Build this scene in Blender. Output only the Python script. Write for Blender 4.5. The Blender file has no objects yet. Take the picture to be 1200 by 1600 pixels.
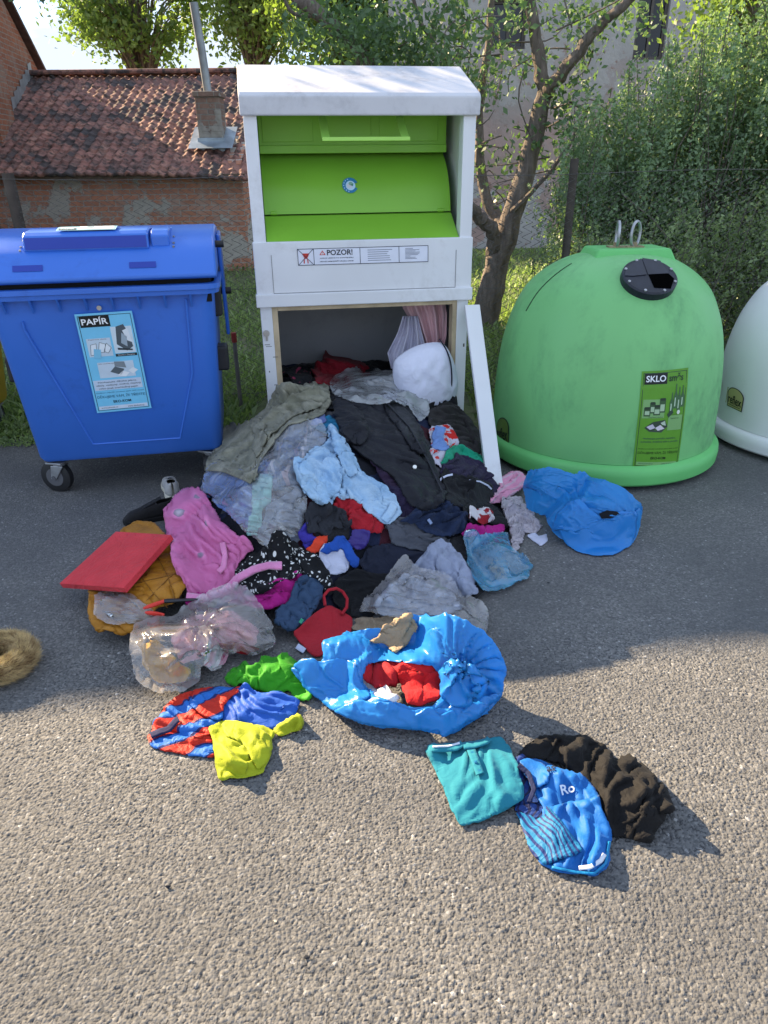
import bpy, bmesh, math, random
import numpy as np
from mathutils import Vector, Matrix
rad = math.radians
sc = bpy.context.scene
col = sc.collection

# ------------------------------------------------------------------ camera
F, CH, PITCH, ROLL = 1109.0, 1.7, rad(25.806), rad(0.669)
cp, sp, cr, sr = math.cos(PITCH), math.sin(PITCH), math.cos(ROLL), math.sin(ROLL)
_up = np.array([0, sp, cp]); _rt = np.array([1.0, 0, 0]); FW = np.array([0, cp, -sp])
RT = cr * _rt - sr * _up; UP = sr * _rt + cr * _up
CAM = np.array([0, 0, CH])
cam = bpy.data.cameras.new('camera'); camo = bpy.data.objects.new('camera', cam); col.objects.link(camo)
cam.sensor_fit = 'VERTICAL'; cam.sensor_height = 36; cam.sensor_width = 27; cam.lens = F / 1600 * 36
cam.clip_start = 0.05; cam.clip_end = 2000
m = Matrix.Identity(4)
for i in range(3):
    m[i][0], m[i][1], m[i][2], m[i][3] = RT[i], UP[i], -FW[i], CAM[i]
camo.matrix_world = m
sc.camera = camo

# ------------------------------------------------------------------ light
SUN_EL, SUN_AZ = rad(28), rad(50)            # azimuth measured left of straight ahead
world = bpy.data.worlds.new('World'); sc.world = world; world.use_nodes = True
wn = world.node_tree.nodes; wl = world.node_tree.links
bg = wn['Background']; bg.inputs[1].default_value = 0.13
sky = wn.new('ShaderNodeTexSky'); sky.sky_type = 'NISHITA'; sky.sun_disc = False
sky.sun_elevation = SUN_EL; sky.sun_rotation = -SUN_AZ
sky.air_density = 1.0; sky.dust_density = 0.0; sky.ozone_density = 1.5; sky.altitude = 2500
tc = wn.new('ShaderNodeTexCoord'); mp = wn.new('ShaderNodeMapping'); mp.inputs['Scale'].default_value = (1.3, 1.3, 4.2)
nz = wn.new('ShaderNodeTexNoise'); nz.inputs['Scale'].default_value = 2.2; nz.inputs['Detail'].default_value = 7; nz.inputs['Roughness'].default_value = 0.55
rp = wn.new('ShaderNodeValToRGB'); rp.color_ramp.elements[0].position = 0.36; rp.color_ramp.elements[1].position = 0.52
mx = wn.new('ShaderNodeMix'); mx.data_type = 'RGBA'; mx.inputs['B'].default_value = (2.05, 2.35, 2.85, 1)
wl.new(tc.outputs['Generated'], mp.inputs[0]); wl.new(mp.outputs[0], nz.inputs[0]); wl.new(nz.outputs[0], rp.inputs[0])
wl.new(rp.outputs[0], mx.inputs['Factor']); wl.new(sky.outputs[0], mx.inputs['A']); wl.new(mx.outputs['Result'], bg.inputs[0])
sl = bpy.data.lights.new('sun', 'SUN'); sl.energy = 5.0; sl.angle = rad(0.4); sl.color = (1.0, 0.77, 0.49)
so = bpy.data.objects.new('sun', sl); col.objects.link(so)
sdir = Vector((-math.sin(SUN_AZ) * math.cos(SUN_EL), math.cos(SUN_AZ) * math.cos(SUN_EL), math.sin(SUN_EL)))
so.rotation_euler = sdir.to_track_quat('Z', 'Y').to_euler(); so.location = (0, 0, 12)
vs = sc.view_settings; vs.view_transform = 'Standard'; vs.look = 'None'; vs.gamma = 1; vs.exposure = 1.8

# ------------------------------------------------------------------ helpers
def ray(x, y):
    return FW + RT * (x - 600) / F - UP * (y - 800) / F
def ground(x, y, z=0.0):
    d = ray(x, y); return CAM + d * ((z - CH) / d[2])
def aty(x, y, Y):
    d = ray(x, y); return CAM + d * (Y / d[1])
def onplane(x, y, p0, n):
    d = ray(x, y); return CAM + d * (np.dot(np.asarray(p0) - CAM, n) / np.dot(d, n))
def lin(h, k=1.0):
    h = h.lstrip('#'); o = []
    for i in (0, 2, 4):
        c = int(h[i:i+2], 16) / 255
        o.append(min(1, k * (c / 12.92 if c <= .04045 else ((c + .055) / 1.055) ** 2.4)))
    return (*o, 1)

def tag(o, label=None, cat=None, group=None, kind=None):
    if label: o['label'] = label
    if cat: o['category'] = cat
    if group: o['group'] = group
    if kind: o['kind'] = kind
    return o
def empty(name, loc, rz=0, label=None, cat=None, group=None):
    o = bpy.data.objects.new(name, None); col.objects.link(o); o.empty_display_size = .1
    o.location = [float(v) for v in loc]; o.rotation_euler = (0, 0, rz)
    return tag(o, label, cat, group)

def link(name, me, mats, parent=None, smooth=False, bevel=0, loc=None):
    o = bpy.data.objects.new(name, me); col.objects.link(o)
    for mt in (mats if isinstance(mats, (list, tuple)) else [mats]): me.materials.append(mt)
    if parent: o.parent = parent
    if smooth: me.polygons.foreach_set('use_smooth', [True] * len(me.polygons))
    if bevel:
        b = o.modifiers.new('bevel', 'BEVEL'); b.width = bevel; b.segments = 2; b.limit_method = 'ANGLE'; b.angle_limit = rad(40)
    if loc is not None: o.location = loc
    return o

class MB:
    """collects simple shapes into one mesh"""
    def __init__(s): s.v = []; s.f = []; s.mi = []; s.cur = 0
    def add(s, v, f):
        k = len(s.v); s.v += [tuple(map(float, p)) for p in v]; s.f += [tuple(k + i for i in q) for q in f]; s.mi += [s.cur] * len(f); return s
    def box(s, x0, x1, y0, y1, z0, z1):
        v = [(x, y, z) for z in (z0, z1) for y in (y0, y1) for x in (x0, x1)]
        return s.add(v, [(0, 2, 3, 1), (4, 5, 7, 6), (0, 1, 5, 4), (2, 6, 7, 3), (0, 4, 6, 2), (1, 3, 7, 5)])
    def prism(s, prof, x0, x1, closed=True, caps=True):      # profile in (y,z), extruded along x
        n = len(prof); v = [(x0, a, b) for a, b in prof] + [(x1, a, b) for a, b in prof]
        f = [(i, (i + 1) % n, n + (i + 1) % n, n + i) for i in range(n if closed else n - 1)]
        if caps and closed: f += [tuple(range(n - 1, -1, -1)), tuple(range(n, 2 * n))]
        return s.add(v, f)
    def tube(s, pts, r, n=8, closed=False, cap=True):
        pts = [np.array(p, float) for p in pts]; N = len(pts); rs = r if hasattr(r, '__len__') else [r] * N
        v = []; prev = None
        for i, p in enumerate(pts):
            if closed: t = pts[(i + 1) % N] - pts[i - 1]
            else: t = pts[min(i + 1, N - 1)] - pts[max(i - 1, 0)]
            t = t / (np.linalg.norm(t) + 1e-9)
            if prev is None:
                a = np.array([0, 0, 1.0]) if abs(t[2]) < .9 else np.array([1.0, 0, 0]); u = np.cross(a, t)
            else: u = prev - t * np.dot(prev, t)
            u /= np.linalg.norm(u) + 1e-9; w = np.cross(t, u); prev = u
            for k in range(n):
                a = 2 * math.pi * k / n; v.append(p + rs[i] * (u * math.cos(a) + w * math.sin(a)))
        f = []
        for i in range(N if closed else N - 1):
            j = (i + 1) % N
            for k in range(n): f.append((i * n + k, i * n + (k + 1) % n, j * n + (k + 1) % n, j * n + k))
        if cap and not closed: f += [tuple(range(n - 1, -1, -1)), tuple((N - 1) * n + k for k in range(n))]
        return s.add(v, f)
    def lathe(s, prof, n=48, c=(0, 0), cap=False):           # profile (r,z)
        v = []; f = []
        for r, z in prof:
            for k in range(n): a = 2 * math.pi * k / n; v.append((c[0] + r * math.cos(a), c[1] + r * math.sin(a), z))
        for i in range(len(prof) - 1):
            for k in range(n): f.append((i * n + k, i * n + (k + 1) % n, (i + 1) * n + (k + 1) % n, (i + 1) * n + k))
        if cap: f += [tuple(range(n - 1, -1, -1)), tuple((len(prof) - 1) * n + k for k in range(n))]
        return s.add(v, f)
    def cyl(s, p, q, r, n=20): return s.tube([p, q], r, n)
    def build(s, name, mats, parent=None, smooth=False, bevel=0, loc=None):
        me = bpy.data.meshes.new(name); v = s.v
        if loc is not None: v = [(a - loc[0], b - loc[1], c - loc[2]) for a, b, c in v]
        me.from_pydata(v, [], s.f); o = link(name, me, mats, parent, smooth, bevel, loc)
        if isinstance(mats, (list, tuple)) and len(mats) > 1: me.polygons.foreach_set('material_index', s.mi)
        me.update()
        if smooth: me.set_sharp_from_angle(angle=rad(40))
        return o

def fast_mesh(name, V, Q, mats, parent=None, smooth=False, loc=None, uv=None, rnd=None):
    me = bpy.data.meshes.new(name); V = np.asarray(V, np.float32); Q = np.asarray(Q, np.int32); k = Q.shape[1]
    if loc is not None: V = V - np.asarray(loc, np.float32)
    me.vertices.add(len(V)); me.vertices.foreach_set('co', V.ravel())
    me.loops.add(Q.size); me.loops.foreach_set('vertex_index', Q.ravel())
    me.polygons.add(len(Q)); me.polygons.foreach_set('loop_start', np.arange(0, Q.size, k, dtype=np.int32))
    me.update(calc_edges=True)
    if uv is not None:
        l = me.uv_layers.new(name='UVMap'); l.data.foreach_set('uv', np.asarray(uv, np.float32)[Q.ravel()].ravel())
    if rnd is not None:
        a = me.attributes.new('rnd', 'FLOAT', 'POINT'); a.data.foreach_set('value', np.asarray(rnd, np.float32))
    return link(name, me, mats, parent, smooth, 0, None if loc is None else [float(x) for x in loc])

# numpy noise -------------------------------------------------------
def _hash(i, j, s):
    h = (i.astype(np.int64) * 374761393 + j.astype(np.int64) * 668265263 + s * 1442695041) & 0x7fffffff
    h = ((h ^ (h >> 13)) * 1274126177) & 0x7fffffff
    return ((h ^ (h >> 16)) & 0xffffff) / float(0xffffff)
def vnoise(x, y, s=0):
    i = np.floor(x); j = np.floor(y); a = x - i; b = y - j; a = a * a * (3 - 2 * a); b = b * b * (3 - 2 * b)
    return (_hash(i, j, s) * (1 - a) + _hash(i + 1, j, s) * a) * (1 - b) + (_hash(i, j + 1, s) * (1 - a) + _hash(i + 1, j + 1, s) * a) * b
def fbm(x, y, s=0, o=4):
    t = 0; a = .5
    for k in range(o): t = t + a * vnoise(x * 2 ** k, y * 2 ** k, s + k * 17); a *= .5
    return t
def gauss(A, sx, sy=None):
    sy = sx if sy is None else sy
    for ax, s in ((0, sy), (1, sx)):
        if s <= 0: continue
        r = max(1, int(3 * s)); k = np.exp(-.5 * (np.arange(-r, r + 1) / s) ** 2); k /= k.sum()
        P = np.pad(A, [(r, r) if a == ax else (0, 0) for a in range(2)], mode='edge'); o = 0
        for i, w in enumerate(k): o = o + w * (P[i:i + A.shape[0], :] if ax == 0 else P[:, i:i + A.shape[1]])
        A = o
    return A

# ------------------------------------------------------------------ materials
class NT:
    def __init__(s, name):
        s.m = bpy.data.materials.new(name); s.m.use_nodes = True; s.t = s.m.node_tree; s.n = s.t.nodes; s.b = s.n['Principled BSDF']; s.out = s.n['Material Output']
    def new(s, t, **kw):
        n = s.n.new(t)
        for k, v in kw.items(): setattr(n, k, v)
        return n
    def l(s, a, b): s.t.links.new(a, b)
    def coord(s, kind='Object', scale=None, rot=None):
        c = s.new('ShaderNodeTexCoord')
        if scale is None and rot is None: return c.outputs[kind]
        mpn = s.new('ShaderNodeMapping')
        if scale is not None: mpn.inputs['Scale'].default_value = scale
        if rot is not None: mpn.inputs['Rotation'].default_value = rot
        s.l(c.outputs[kind], mpn.inputs[0]); return mpn.outputs[0]
    def noise(s, vec, scale, detail=4, rough=.55, dist=0):
        n = s.new('ShaderNodeTexNoise'); n.inputs['Scale'].default_value = scale; n.inputs['Detail'].default_value = detail
        n.inputs['Roughness'].default_value = rough; n.inputs['Distortion'].default_value = dist
        if vec is not None: s.l(vec, n.inputs['Vector'])
        return n.outputs[0]
    def ramp(s, fac, stops, const=False):
        r = s.new('ShaderNodeValToRGB'); e = r.color_ramp.elements
        if const: r.color_ramp.interpolation = 'CONSTANT'
        while len(e) < len(stops): e.new(.5)
        for i, (p, c) in enumerate(stops):
            e[i].position = p; e[i].color = c if hasattr(c, '__len__') else (c, c, c, 1)
        s.l(fac, r.inputs[0]); return r.outputs[0]
    def mix(s, fac, a, b, blend='MIX'):
        n = s.new('ShaderNodeMix', data_type='RGBA', blend_type=blend)
        for k, v in (('Factor', fac), ('A', a), ('B', b)):
            if hasattr(v, 'links') or hasattr(v, 'is_linked'): s.l(v, n.inputs[k])
            else: n.inputs[k].default_value = v
        return n.outputs['Result']
    def math(s, op, a, b=0.0):
        n = s.new('ShaderNodeMath', operation=op)
        for i, v in enumerate((a, b)):
            if hasattr(v, 'is_linked'): s.l(v, n.inputs[i])
            else: n.inputs[i].default_value = v
        return n.outputs[0]
    def bump(s, h, strength=.3, dist=.01, normal=None):
        n = s.new('ShaderNodeBump'); n.inputs['Strength'].default_value = strength; n.inputs['Distance'].default_value = dist
        s.l(h, n.inputs['Height'])
        if normal is not None: s.l(normal, n.inputs['Normal'])
        s.l(n.outputs[0], s.b.inputs['Normal']); return n.outputs[0]
    def set(s, color=None, rough=None, metal=None, spec=None):
        for k, v in (('Base Color', color), ('Roughness', rough), ('Metallic', metal), ('Specular IOR Level', spec)):
            if v is None: continue
            if hasattr(v, 'is_linked'): s.l(v, s.b.inputs[k])
            else: s.b.inputs[k].default_value = v
        return s
def shade(c, k): return (c[0] * k, c[1] * k, c[2] * k, 1)

def plain(name, c, rough=.6, metal=0, var=.12, scale=6, bump=0, spec=.4):
    t = NT(name); v = t.coord(); n = t.noise(v, scale, 5)
    t.set(t.ramp(n, [(.3, shade(c, 1 - var)), (.7, shade(c, 1 + var))]), rough, metal, spec)
    if bump: t.bump(t.noise(v, scale * 12, 3), bump, .004)
    return t.m
def grimy(name, c, rough=.5, dirt=(.09, .085, .08, 1), amt=.5, scale=3.0, lo=.58, bump=.05, stretch=(1, 1, 1), rand=1.0):
    """painted metal or plastic with worn, dirty patches of their own shape"""
    t = NT(name); v = t.coord(scale=stretch); a = t.noise(v, scale, 8, .68, .3); b = t.noise(v, scale * 9, 4, .7)
    mk = t.math('MULTIPLY', t.ramp(a, [(lo, 0.0), (lo + .2, 1.0)]), t.ramp(b, [(.35, .2), (.65, 1.0)])); mk = t.math('MULTIPLY', mk, amt)
    base = t.ramp(t.noise(v, 1.3, 3), [(.3, shade(c, .9)), (.7, shade(c, 1.06))])
    t.set(t.mix(mk, base, dirt), t.ramp(a, [(.3, rough - .06), (.7, rough + .12)]), 0, .45)
    if bump: t.bump(t.noise(v, 60, 3), bump, .004)
    return t.m
def fabric(name, c, rough=.85, var=.10, weave=260, wb=.22, sheen=.04, fade=None):
    t = NT(name); v = t.coord('UV'); o = t.coord()
    n = t.noise(o, 9, 4); f = t.noise(v, weave * .25, 2)
    cc = t.ramp(n, [(.3, shade(c, 1 - var)), (.7, shade(c, 1 + var))])
    if fade is not None: cc = t.mix(t.ramp(t.noise(o, 7, 6, .65, .6), [(.42, 0.0), (.68, .8)]), cc, fade)
    cc = t.mix(t.ramp(f, [(.3, .0), (.7, .22)]), cc, shade(c, .7))
    t.set(cc, rough, 0, .25); t.b.inputs['Sheen Weight'].default_value = sheen
    cr_ = t.math('ABSOLUTE', t.math('SUBTRACT', t.noise(o, 13, 3, .5, 1.4), .5)); c2 = t.math('ABSOLUTE', t.math('SUBTRACT', t.noise(o, 31, 2, .5, .8), .5))
    h = t.math('SUBTRACT', t.math('MULTIPLY', f, .06), t.math('ADD', t.math('MULTIPLY', cr_, 2.2), t.math('MULTIPLY', c2, .3))); t.bump(h, wb * 1.5, .02)
    return t.m
def pattern(name, fn, rough=.85, wb=.25):
    t = NT(name); o = t.coord(); t.set(fn(t), rough, 0, .25); t.b.inputs['Sheen Weight'].default_value = .03
    t.bump(t.math('MULTIPLY', t.math('ABSOLUTE', t.math('SUBTRACT', t.noise(o, 14, 3, .5, 1.3), .5)), -2.4), wb * 1.5, .02); return t.m
def plastic_film(name, c, alpha=.5, rough=.18, trans=.35, crumple=22, cb=.5):
    t = NT(name); o = t.coord(); warp = t.noise(o, crumple, 1.5, .45, 1.0)
    vo = t.new('ShaderNodeTexVoronoi', feature='DISTANCE_TO_EDGE'); vo.inputs['Scale'].default_value = crumple * .7
    mv = t.new('ShaderNodeMix', data_type='VECTOR'); mv.inputs['Factor'].default_value = .25
    t.l(o, mv.inputs['A']); nn = t.new('ShaderNodeTexNoise'); nn.inputs['Scale'].default_value = 9; t.l(o, nn.inputs['Vector']); t.l(nn.outputs['Color'], mv.inputs['B'])
    t.l(mv.outputs['Result'], vo.inputs['Vector'])
    t.set(c, rough, 0, .5); 
    n2 = t.noise(o, crumple * 2.7, 2, .5, 1.6); r1 = t.math('ABSOLUTE', t.math('SUBTRACT', warp, .5)); r2 = t.math('ABSOLUTE', t.math('SUBTRACT', n2, .5))
    t.bump(t.math('MULTIPLY', t.math('ADD', t.math('MULTIPLY', r1, 2.0), t.math('MULTIPLY', r2, .35)), -1.0), cb, .02)
    tr = t.new('ShaderNodeBsdfTranslucent'); tr.inputs['Color'].default_value = c
    m1 = t.new('ShaderNodeMixShader'); m1.inputs[0].default_value = trans
    t.l(t.b.outputs[0], m1.inputs[1]); t.l(tr.outputs[0], m1.inputs[2]); last = m1.outputs[0]
    if alpha < 1:
        tp = t.new('ShaderNodeBsdfTransparent'); m2 = t.new('ShaderNodeMixShader')
        fr = t.new('ShaderNodeLayerWeight'); fr.inputs['Blend'].default_value = .35
        fac = t.math('ADD', t.math('MULTIPLY', fr.outputs['Facing'], .28), t.ramp(warp, [(.4, alpha * .7), (.7, min(1, alpha * 1.5))]))
        n = t.new('ShaderNodeClamp'); t.l(fac, n.inputs[0])
        t.l(n.outputs[0], m2.inputs[0]); t.l(tp.outputs[0], m2.inputs[1]); t.l(last, m2.inputs[2]); last = m2.outputs[0]
        gl = t.new('ShaderNodeBsdfGlossy'); gl.inputs['Roughness'].default_value = rough; t.l(t.b.inputs['Normal'].links[0].from_socket, gl.inputs['Normal'])
        f2 = t.new('ShaderNodeFresnel'); f2.inputs['IOR'].default_value = 1.75; t.l(t.b.inputs['Normal'].links[0].from_socket, f2.inputs['Normal'])
        m3 = t.new('ShaderNodeMixShader'); t.l(f2.outputs[0], m3.inputs[0]); t.l(last, m3.inputs[1]); t.l(gl.outputs[0], m3.inputs[2]); last = m3.outputs[0]
    t.l(last, t.out.inputs[0]); return t.m
def leafmat(name, dark, light, trans=.45):
    t = NT(name); a = t.new('ShaderNodeAttribute', attribute_name='rnd')
    c = t.ramp(a.outputs['Fac'], [(0.0, dark), (.75, light), (1.0, shade(light, 1.25))]); t.set(c, .45, 0, .35)
    tr = t.new('ShaderNodeBsdfTranslucent'); t.l(t.mix(1.0, c, (1.3, 1.5, .65, 1), 'MULTIPLY'), tr.inputs[0])
    mxs = t.new('ShaderNodeMixShader'); mxs.inputs[0].default_value = trans
    t.l(t.b.outputs[0], mxs.inputs[1]); t.l(tr.outputs[0], mxs.inputs[2]); t.l(mxs.outputs[0], t.out.inputs[0]); return t.m
def flat(name, c, rough=.5): return plain(name, c, rough, 0, .04, 20)

def brick(name, c1, c2, mortar, plaster=None, pl=(.55, .62), scale=1.0, axis='xz', soot=True):
    t = NT(name); v = t.coord(); s = t.new('ShaderNodeSeparateXYZ'); t.l(v, s.inputs[0]); cb = t.new('ShaderNodeCombineXYZ')
    t.l(s.outputs['X' if axis[0] == 'x' else 'Y'], cb.inputs[0]); t.l(s.outputs['Z'], cb.inputs[1])
    wob = t.new('ShaderNodeVectorMath', operation='ADD'); nn = t.new('ShaderNodeTexNoise'); nn.inputs['Scale'].default_value = 6; t.l(v, nn.inputs['Vector'])
    sc_ = t.new('ShaderNodeVectorMath', operation='SCALE'); sc_.inputs['Scale'].default_value = .02; t.l(nn.outputs['Color'], sc_.inputs[0])
    t.l(cb.outputs[0], wob.inputs[0]); t.l(sc_.outputs[0], wob.inputs[1])
    b = t.new('ShaderNodeTexBrick'); b.inputs['Scale'].default_value = scale; b.inputs['Brick Width'].default_value = .27; b.inputs['Row Height'].default_value = .085
    b.inputs['Mortar Size'].default_value = .010; b.inputs['Mortar Smooth'].default_value = .3; b.inputs['Bias'].default_value = -.1
    b.inputs['Color1'].default_value = c1; b.inputs['Color2'].default_value = c2; b.inputs['Mortar'].default_value = mortar
    t.l(wob.outputs[0], b.inputs['Vector'])
    n1 = t.noise(v, 1.1, 7, .65); n2 = t.noise(v, 14, 4, .6)
    c = t.mix(t.ramp(n2, [(.35, .45), (.6, 0.0)]), b.outputs[0], shade(c1, .55))
    c = t.mix(t.ramp(t.noise(v, 2.3, 5, .6), [(.5, 0.0), (.62, .45)]), c, mortar)
    h = t.math('MULTIPLY', b.outputs['Fac'], -1.0)
    if plaster:
        mk = t.ramp(n1, [(pl[0], 0.0), (pl[0] + .02, 1.0)]); pc = t.ramp(n2, [(.3, shade(plaster, .8)), (.7, shade(plaster, 1.1))])
        c = t.mix(mk, c, pc); h = t.math('ADD', h, t.math('MULTIPLY', mk, 1.5))
    t.set(c, .9, 0, .2); t.bump(t.math('ADD', h, t.math('MULTIPLY', n2, .5)), .6, .012); return t.m

# ================================================================== SETTING
# --- asphalt: one sheet, finely meshed near the camera so the stones are real relief
def axis_lines(lo, hi, step, far_lo, far_hi):
    L = list(np.arange(lo, hi + 1e-6, step)); s = step; x = hi
    while x < far_hi: s *= 1.35; x += s; L.append(min(x, far_hi))
    s = step; x = lo
    while x > far_lo: s *= 1.35; x -= s; L.insert(0, max(x, far_lo))
    return np.array(L)
def build_road():
    xs = axis_lines(-1.55, 1.55, .0037, -40, 40); ys = axis_lines(.84, 2.6, .0037, -40, 4.76)
    X, Y = np.meshgrid(xs, ys); Z = np.zeros_like(X)
    rng = np.random.default_rng(3)
    inner = (X > -1.56) & (X < 1.56) & (Y > .83) & (Y < 2.61)
    fx, fy = X[inner], Y[inner]
    def stones(cell, rr, seed):
        i0 = np.floor(fx / cell); j0 = np.floor(fy / cell); h = np.zeros_like(fx); w = np.zeros_like(fx)
        for di in (-1, 0, 1):
            for dj in (-1, 0, 1):
                i = i0 + di; j = j0 + dj
                cx = (i + .5 + .8 * (_hash(i, j, seed) - .5)) * cell; cy = (j + .5 + .8 * (_hash(i, j, seed + 7) - .5)) * cell
                r = rr * cell * (.55 + .6 * _hash(i, j, seed + 13)); tilt = (_hash(i, j, seed + 19) - .5) * 1.2
                an = _hash(i, j, seed + 23) * 6.28; dx = fx - cx; dy = fy - cy
                ca, sa = np.cos(an), np.sin(an); a = (dx * ca + dy * sa) * (.75 + .5 * _hash(i, j, seed + 3)); b = (-dx * sa + dy * ca) * 1.1
                q = 1 - (np.abs(a) ** 2.6 + np.abs(b) ** 2.6) / r ** 2.6
                hh = np.clip(q, 0, 1) ** .45 * (.55 + .6 * _hash(i, j, seed + 29)) * (1 + tilt * a / r)
                h = np.maximum(h, hh)
        return h
    h = np.maximum(stones(.0098, .60, 5), .8 * stones(.0082, .54, 91))
    fade = np.clip((2.6 - fy) / .5, 0, 1) * np.clip((1.55 - np.abs(fx)) / .1, 0, 1)
    Z[inner] = (h * .0040 - .0040 + (fbm(fx * 3, fy * 3, 2, 3) - .45) * .004) * fade
    V = np.stack([X, Y, Z], -1).reshape(-1, 3); n, mm = X.shape
    a = (np.arange(n - 1)[:, None] * mm + np.arange(mm - 1)[None]).ravel()
    Q = np.stack([a, a + 1, a + mm + 1, a + mm], -1)
    rnd = np.zeros(X.shape); rnd[inner] = h * fade; rnd[~inner] = .45; rnd[inner] += .45 * (1 - fade)
    t = NT('asphalt'); v = t.coord(); at = t.new('ShaderNodeAttribute', attribute_name='rnd')
    big = t.noise(v, 1.4, 6, .6); mid = t.noise(v, 30, 4, .6)
    vo = t.new('ShaderNodeTexVoronoi'); vo.inputs['Scale'].default_value = 125; t.l(v, vo.inputs['Vector'])
    cell = t.new('ShaderNodeSeparateXYZ'); t.l(vo.outputs['Color'], cell.inputs[0])
    stone = t.ramp(cell.outputs[0], [(0.0, (.105, .106, .107, 1)), (.5, (.152, .151, .149, 1)), (.90, (.20, .197, .192, 1)), (.988, (.25, .25, .245, 1)), (1.0, (.42, .42, .42, 1))])
    tar = t.ramp(mid, [(.3, (.040, .042, .046, 1)), (.7, (.068, .070, .075, 1))])
    c = t.mix(t.ramp(at.outputs['Fac'], [(.15, 0.0), (.5, 1.0)]), tar, stone)
    c = t.mix(t.ramp(big, [(.38, .55), (.60, 0.0)]), c, (.085, .087, .091, 1))
    t.set(c, t.ramp(cell.outputs[1], [(0, .72), (1, .92)]), 0, .22)
    hb = t.math('ADD', t.math('MULTIPLY', vo.outputs['Distance'], -1.0), t.math('MULTIPLY', t.noise(v, 220, 3), .6)); t.bump(hb, .5, .006)
    o = fast_mesh('road', V, Q, t.m, smooth=True, rnd=rnd.ravel()); tag(o, kind='structure')
build_road()

t = NT('soil'); v = t.coord()
t.set(t.ramp(t.noise(v, 5, 6), [(.3, (.07, .09, .04, 1)), (.5, (.11, .14, .055, 1)), (.72, (.18, .165, .11, 1))]), .95); t.bump(t.noise(v, 30, 5), .6, .03)
gx = np.concatenate([[-300, -120, -50, -20], np.arange(-9, 9.1, .25), [20, 50, 120, 300]]); gy = np.concatenate([np.arange(4.70, 20, .15), [24, 32, 50, 90, 200, 400]])
X, Y = np.meshgrid(gx, gy); Z = np.where(Y < 4.71, -.03, .012 + .05 * (fbm(X * 1.5, Y * 1.5, 4) - .45) * np.clip((Y - 4.7) * 2, 0, 1) + np.clip((Y - 6) / 8, 0, 1) * .12)
a = (np.arange(X.shape[0] - 1)[:, None] * X.shape[1] + np.arange(X.shape[1] - 1)[None]).ravel()
tag(fast_mesh('ground', np.stack([X, Y, Z], -1).reshape(-1, 3), np.stack([a, a + 1, a + X.shape[1] + 1, a + X.shape[1]], -1), t.m, smooth=True), kind='structure')
def gz(x, y): return .012 + .05 * (fbm(np.asarray(x) * 1.5, np.asarray(y) * 1.5, 4) - .45) * np.clip((y - 4.7) * 2, 0, 1) + np.clip((np.asarray(y) - 6) / 8, 0, 1) * .12

def build_grass():
    rng = np.random.default_rng(11); N = 90000
    y = 4.62 + 10.5 * rng.random(N) ** 1.9; x = (rng.random(N) - .5) * (5.5 + y * .95)
    d = fbm(x * 1.2, y * 1.2, 9, 4); keep = (d + rng.random(N) * .35 > .50 + np.clip((4.78 - y) * 2.5, 0, .4)) & ~((np.abs(x + .15) < .85) & (y < 5.65)); x, y, d = x[keep], y[keep], d[keep]; N = len(x)
    L = (.045 + .075 * rng.random(N)) * (.6 + .9 * d) * np.clip(.40 + (y - 4.74) * 1.5, .2, 1.3); w = .006 + .006 * rng.random(N) + (rng.random(N) < .22) * .014
    a = rng.random(N) * 6.28; la = rng.random(N) * 6.28; ln = .25 + .9 * rng.random(N)
    b = np.stack([x, y, np.where(y < 4.74, 0, gz(x, y)) - .004], -1); s = np.stack([np.cos(a), np.sin(a), 0 * a], -1) * w[:, None]
    tip = b + np.stack([np.cos(la) * ln * L, np.sin(la) * ln * L, L], -1); mid = b * .45 + tip * .55 + np.stack([0 * L, 0 * L, L * .18], -1)
    V = np.stack([b - s, mid - s * .8, tip, mid + s * .8], 1).reshape(-1, 3); Q = np.arange(N * 4).reshape(N, 4)
    o = fast_mesh('grass', V, Q, leafmat('grass_blade', (.12, .19, .065, 1), (.30, .38, .17, 1), .35), rnd=np.repeat(np.clip(rng.random(N) * .8 + (d - .4) * .5, 0, 1), 4))
    tag(o, 'short patchy grass and weeds behind the bins', 'grass', kind='stuff')
build_grass()

# --- brick shed with tiled roof
M_shed = brick('shed_brick', (.60, .27, .17, 1), (.46, .215, .145, 1), (.46, .42, .38, 1), (.50, .465, .42, 1), (.515, .53))
def roof_tiles():
    t = NT('old_roof_tile'); v = t.coord(); s = t.new('ShaderNodeSeparateXYZ'); t.l(v, s.inputs[0])
    ix = t.math('FLOOR', t.math('DIVIDE', s.outputs['X'], .165)); iy = t.math('FLOOR', t.math('DIVIDE', s.outputs['Y'], .195))
    cb = t.new('ShaderNodeCombineXYZ'); t.l(ix, cb.inputs[0]); t.l(iy, cb.inputs[1]); w = t.new('ShaderNodeTexWhiteNoise'); t.l(cb.outputs[0], w.inputs[0])
    c = t.ramp(w.outputs['Value'], [(0, (.21, .12, .105, 1)), (.45, (.33, .16, .13, 1)), (.8, (.40, .21, .16, 1)), (1, (.25, .165, .145, 1))])
    patch = t.noise(v, 1.0, 5, .6)
    dk = t.math('MULTIPLY', t.ramp(t.math('ADD', t.math('MULTIPLY', w.outputs['Value'], .25), patch), [(.66, 0.0), (.72, 1.0)]), .85)
    c = t.mix(dk, c, (.050, .055, .062, 1))
    li = t.ramp(t.noise(v, 9, 5, .7), [(.46, 0.0), (.62, .9)]); c = t.mix(li, c, (.042, .038, .036, 1))
    c = t.mix(t.ramp(t.noise(v, 16, 4, .7), [(.60, 0.0), (.72, .6)]), c, (.22, .20, .16, 1))
    t.set(c, .85, 0, .3); t.bump(t.noise(v, 45, 4, .6), .5, .02); return t.m
shed = empty('brick_shed', (-4.6, 13.1, 0), 0, 'low brick shed with crumbling plaster and mossy red tile roof', 'shed')
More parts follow.
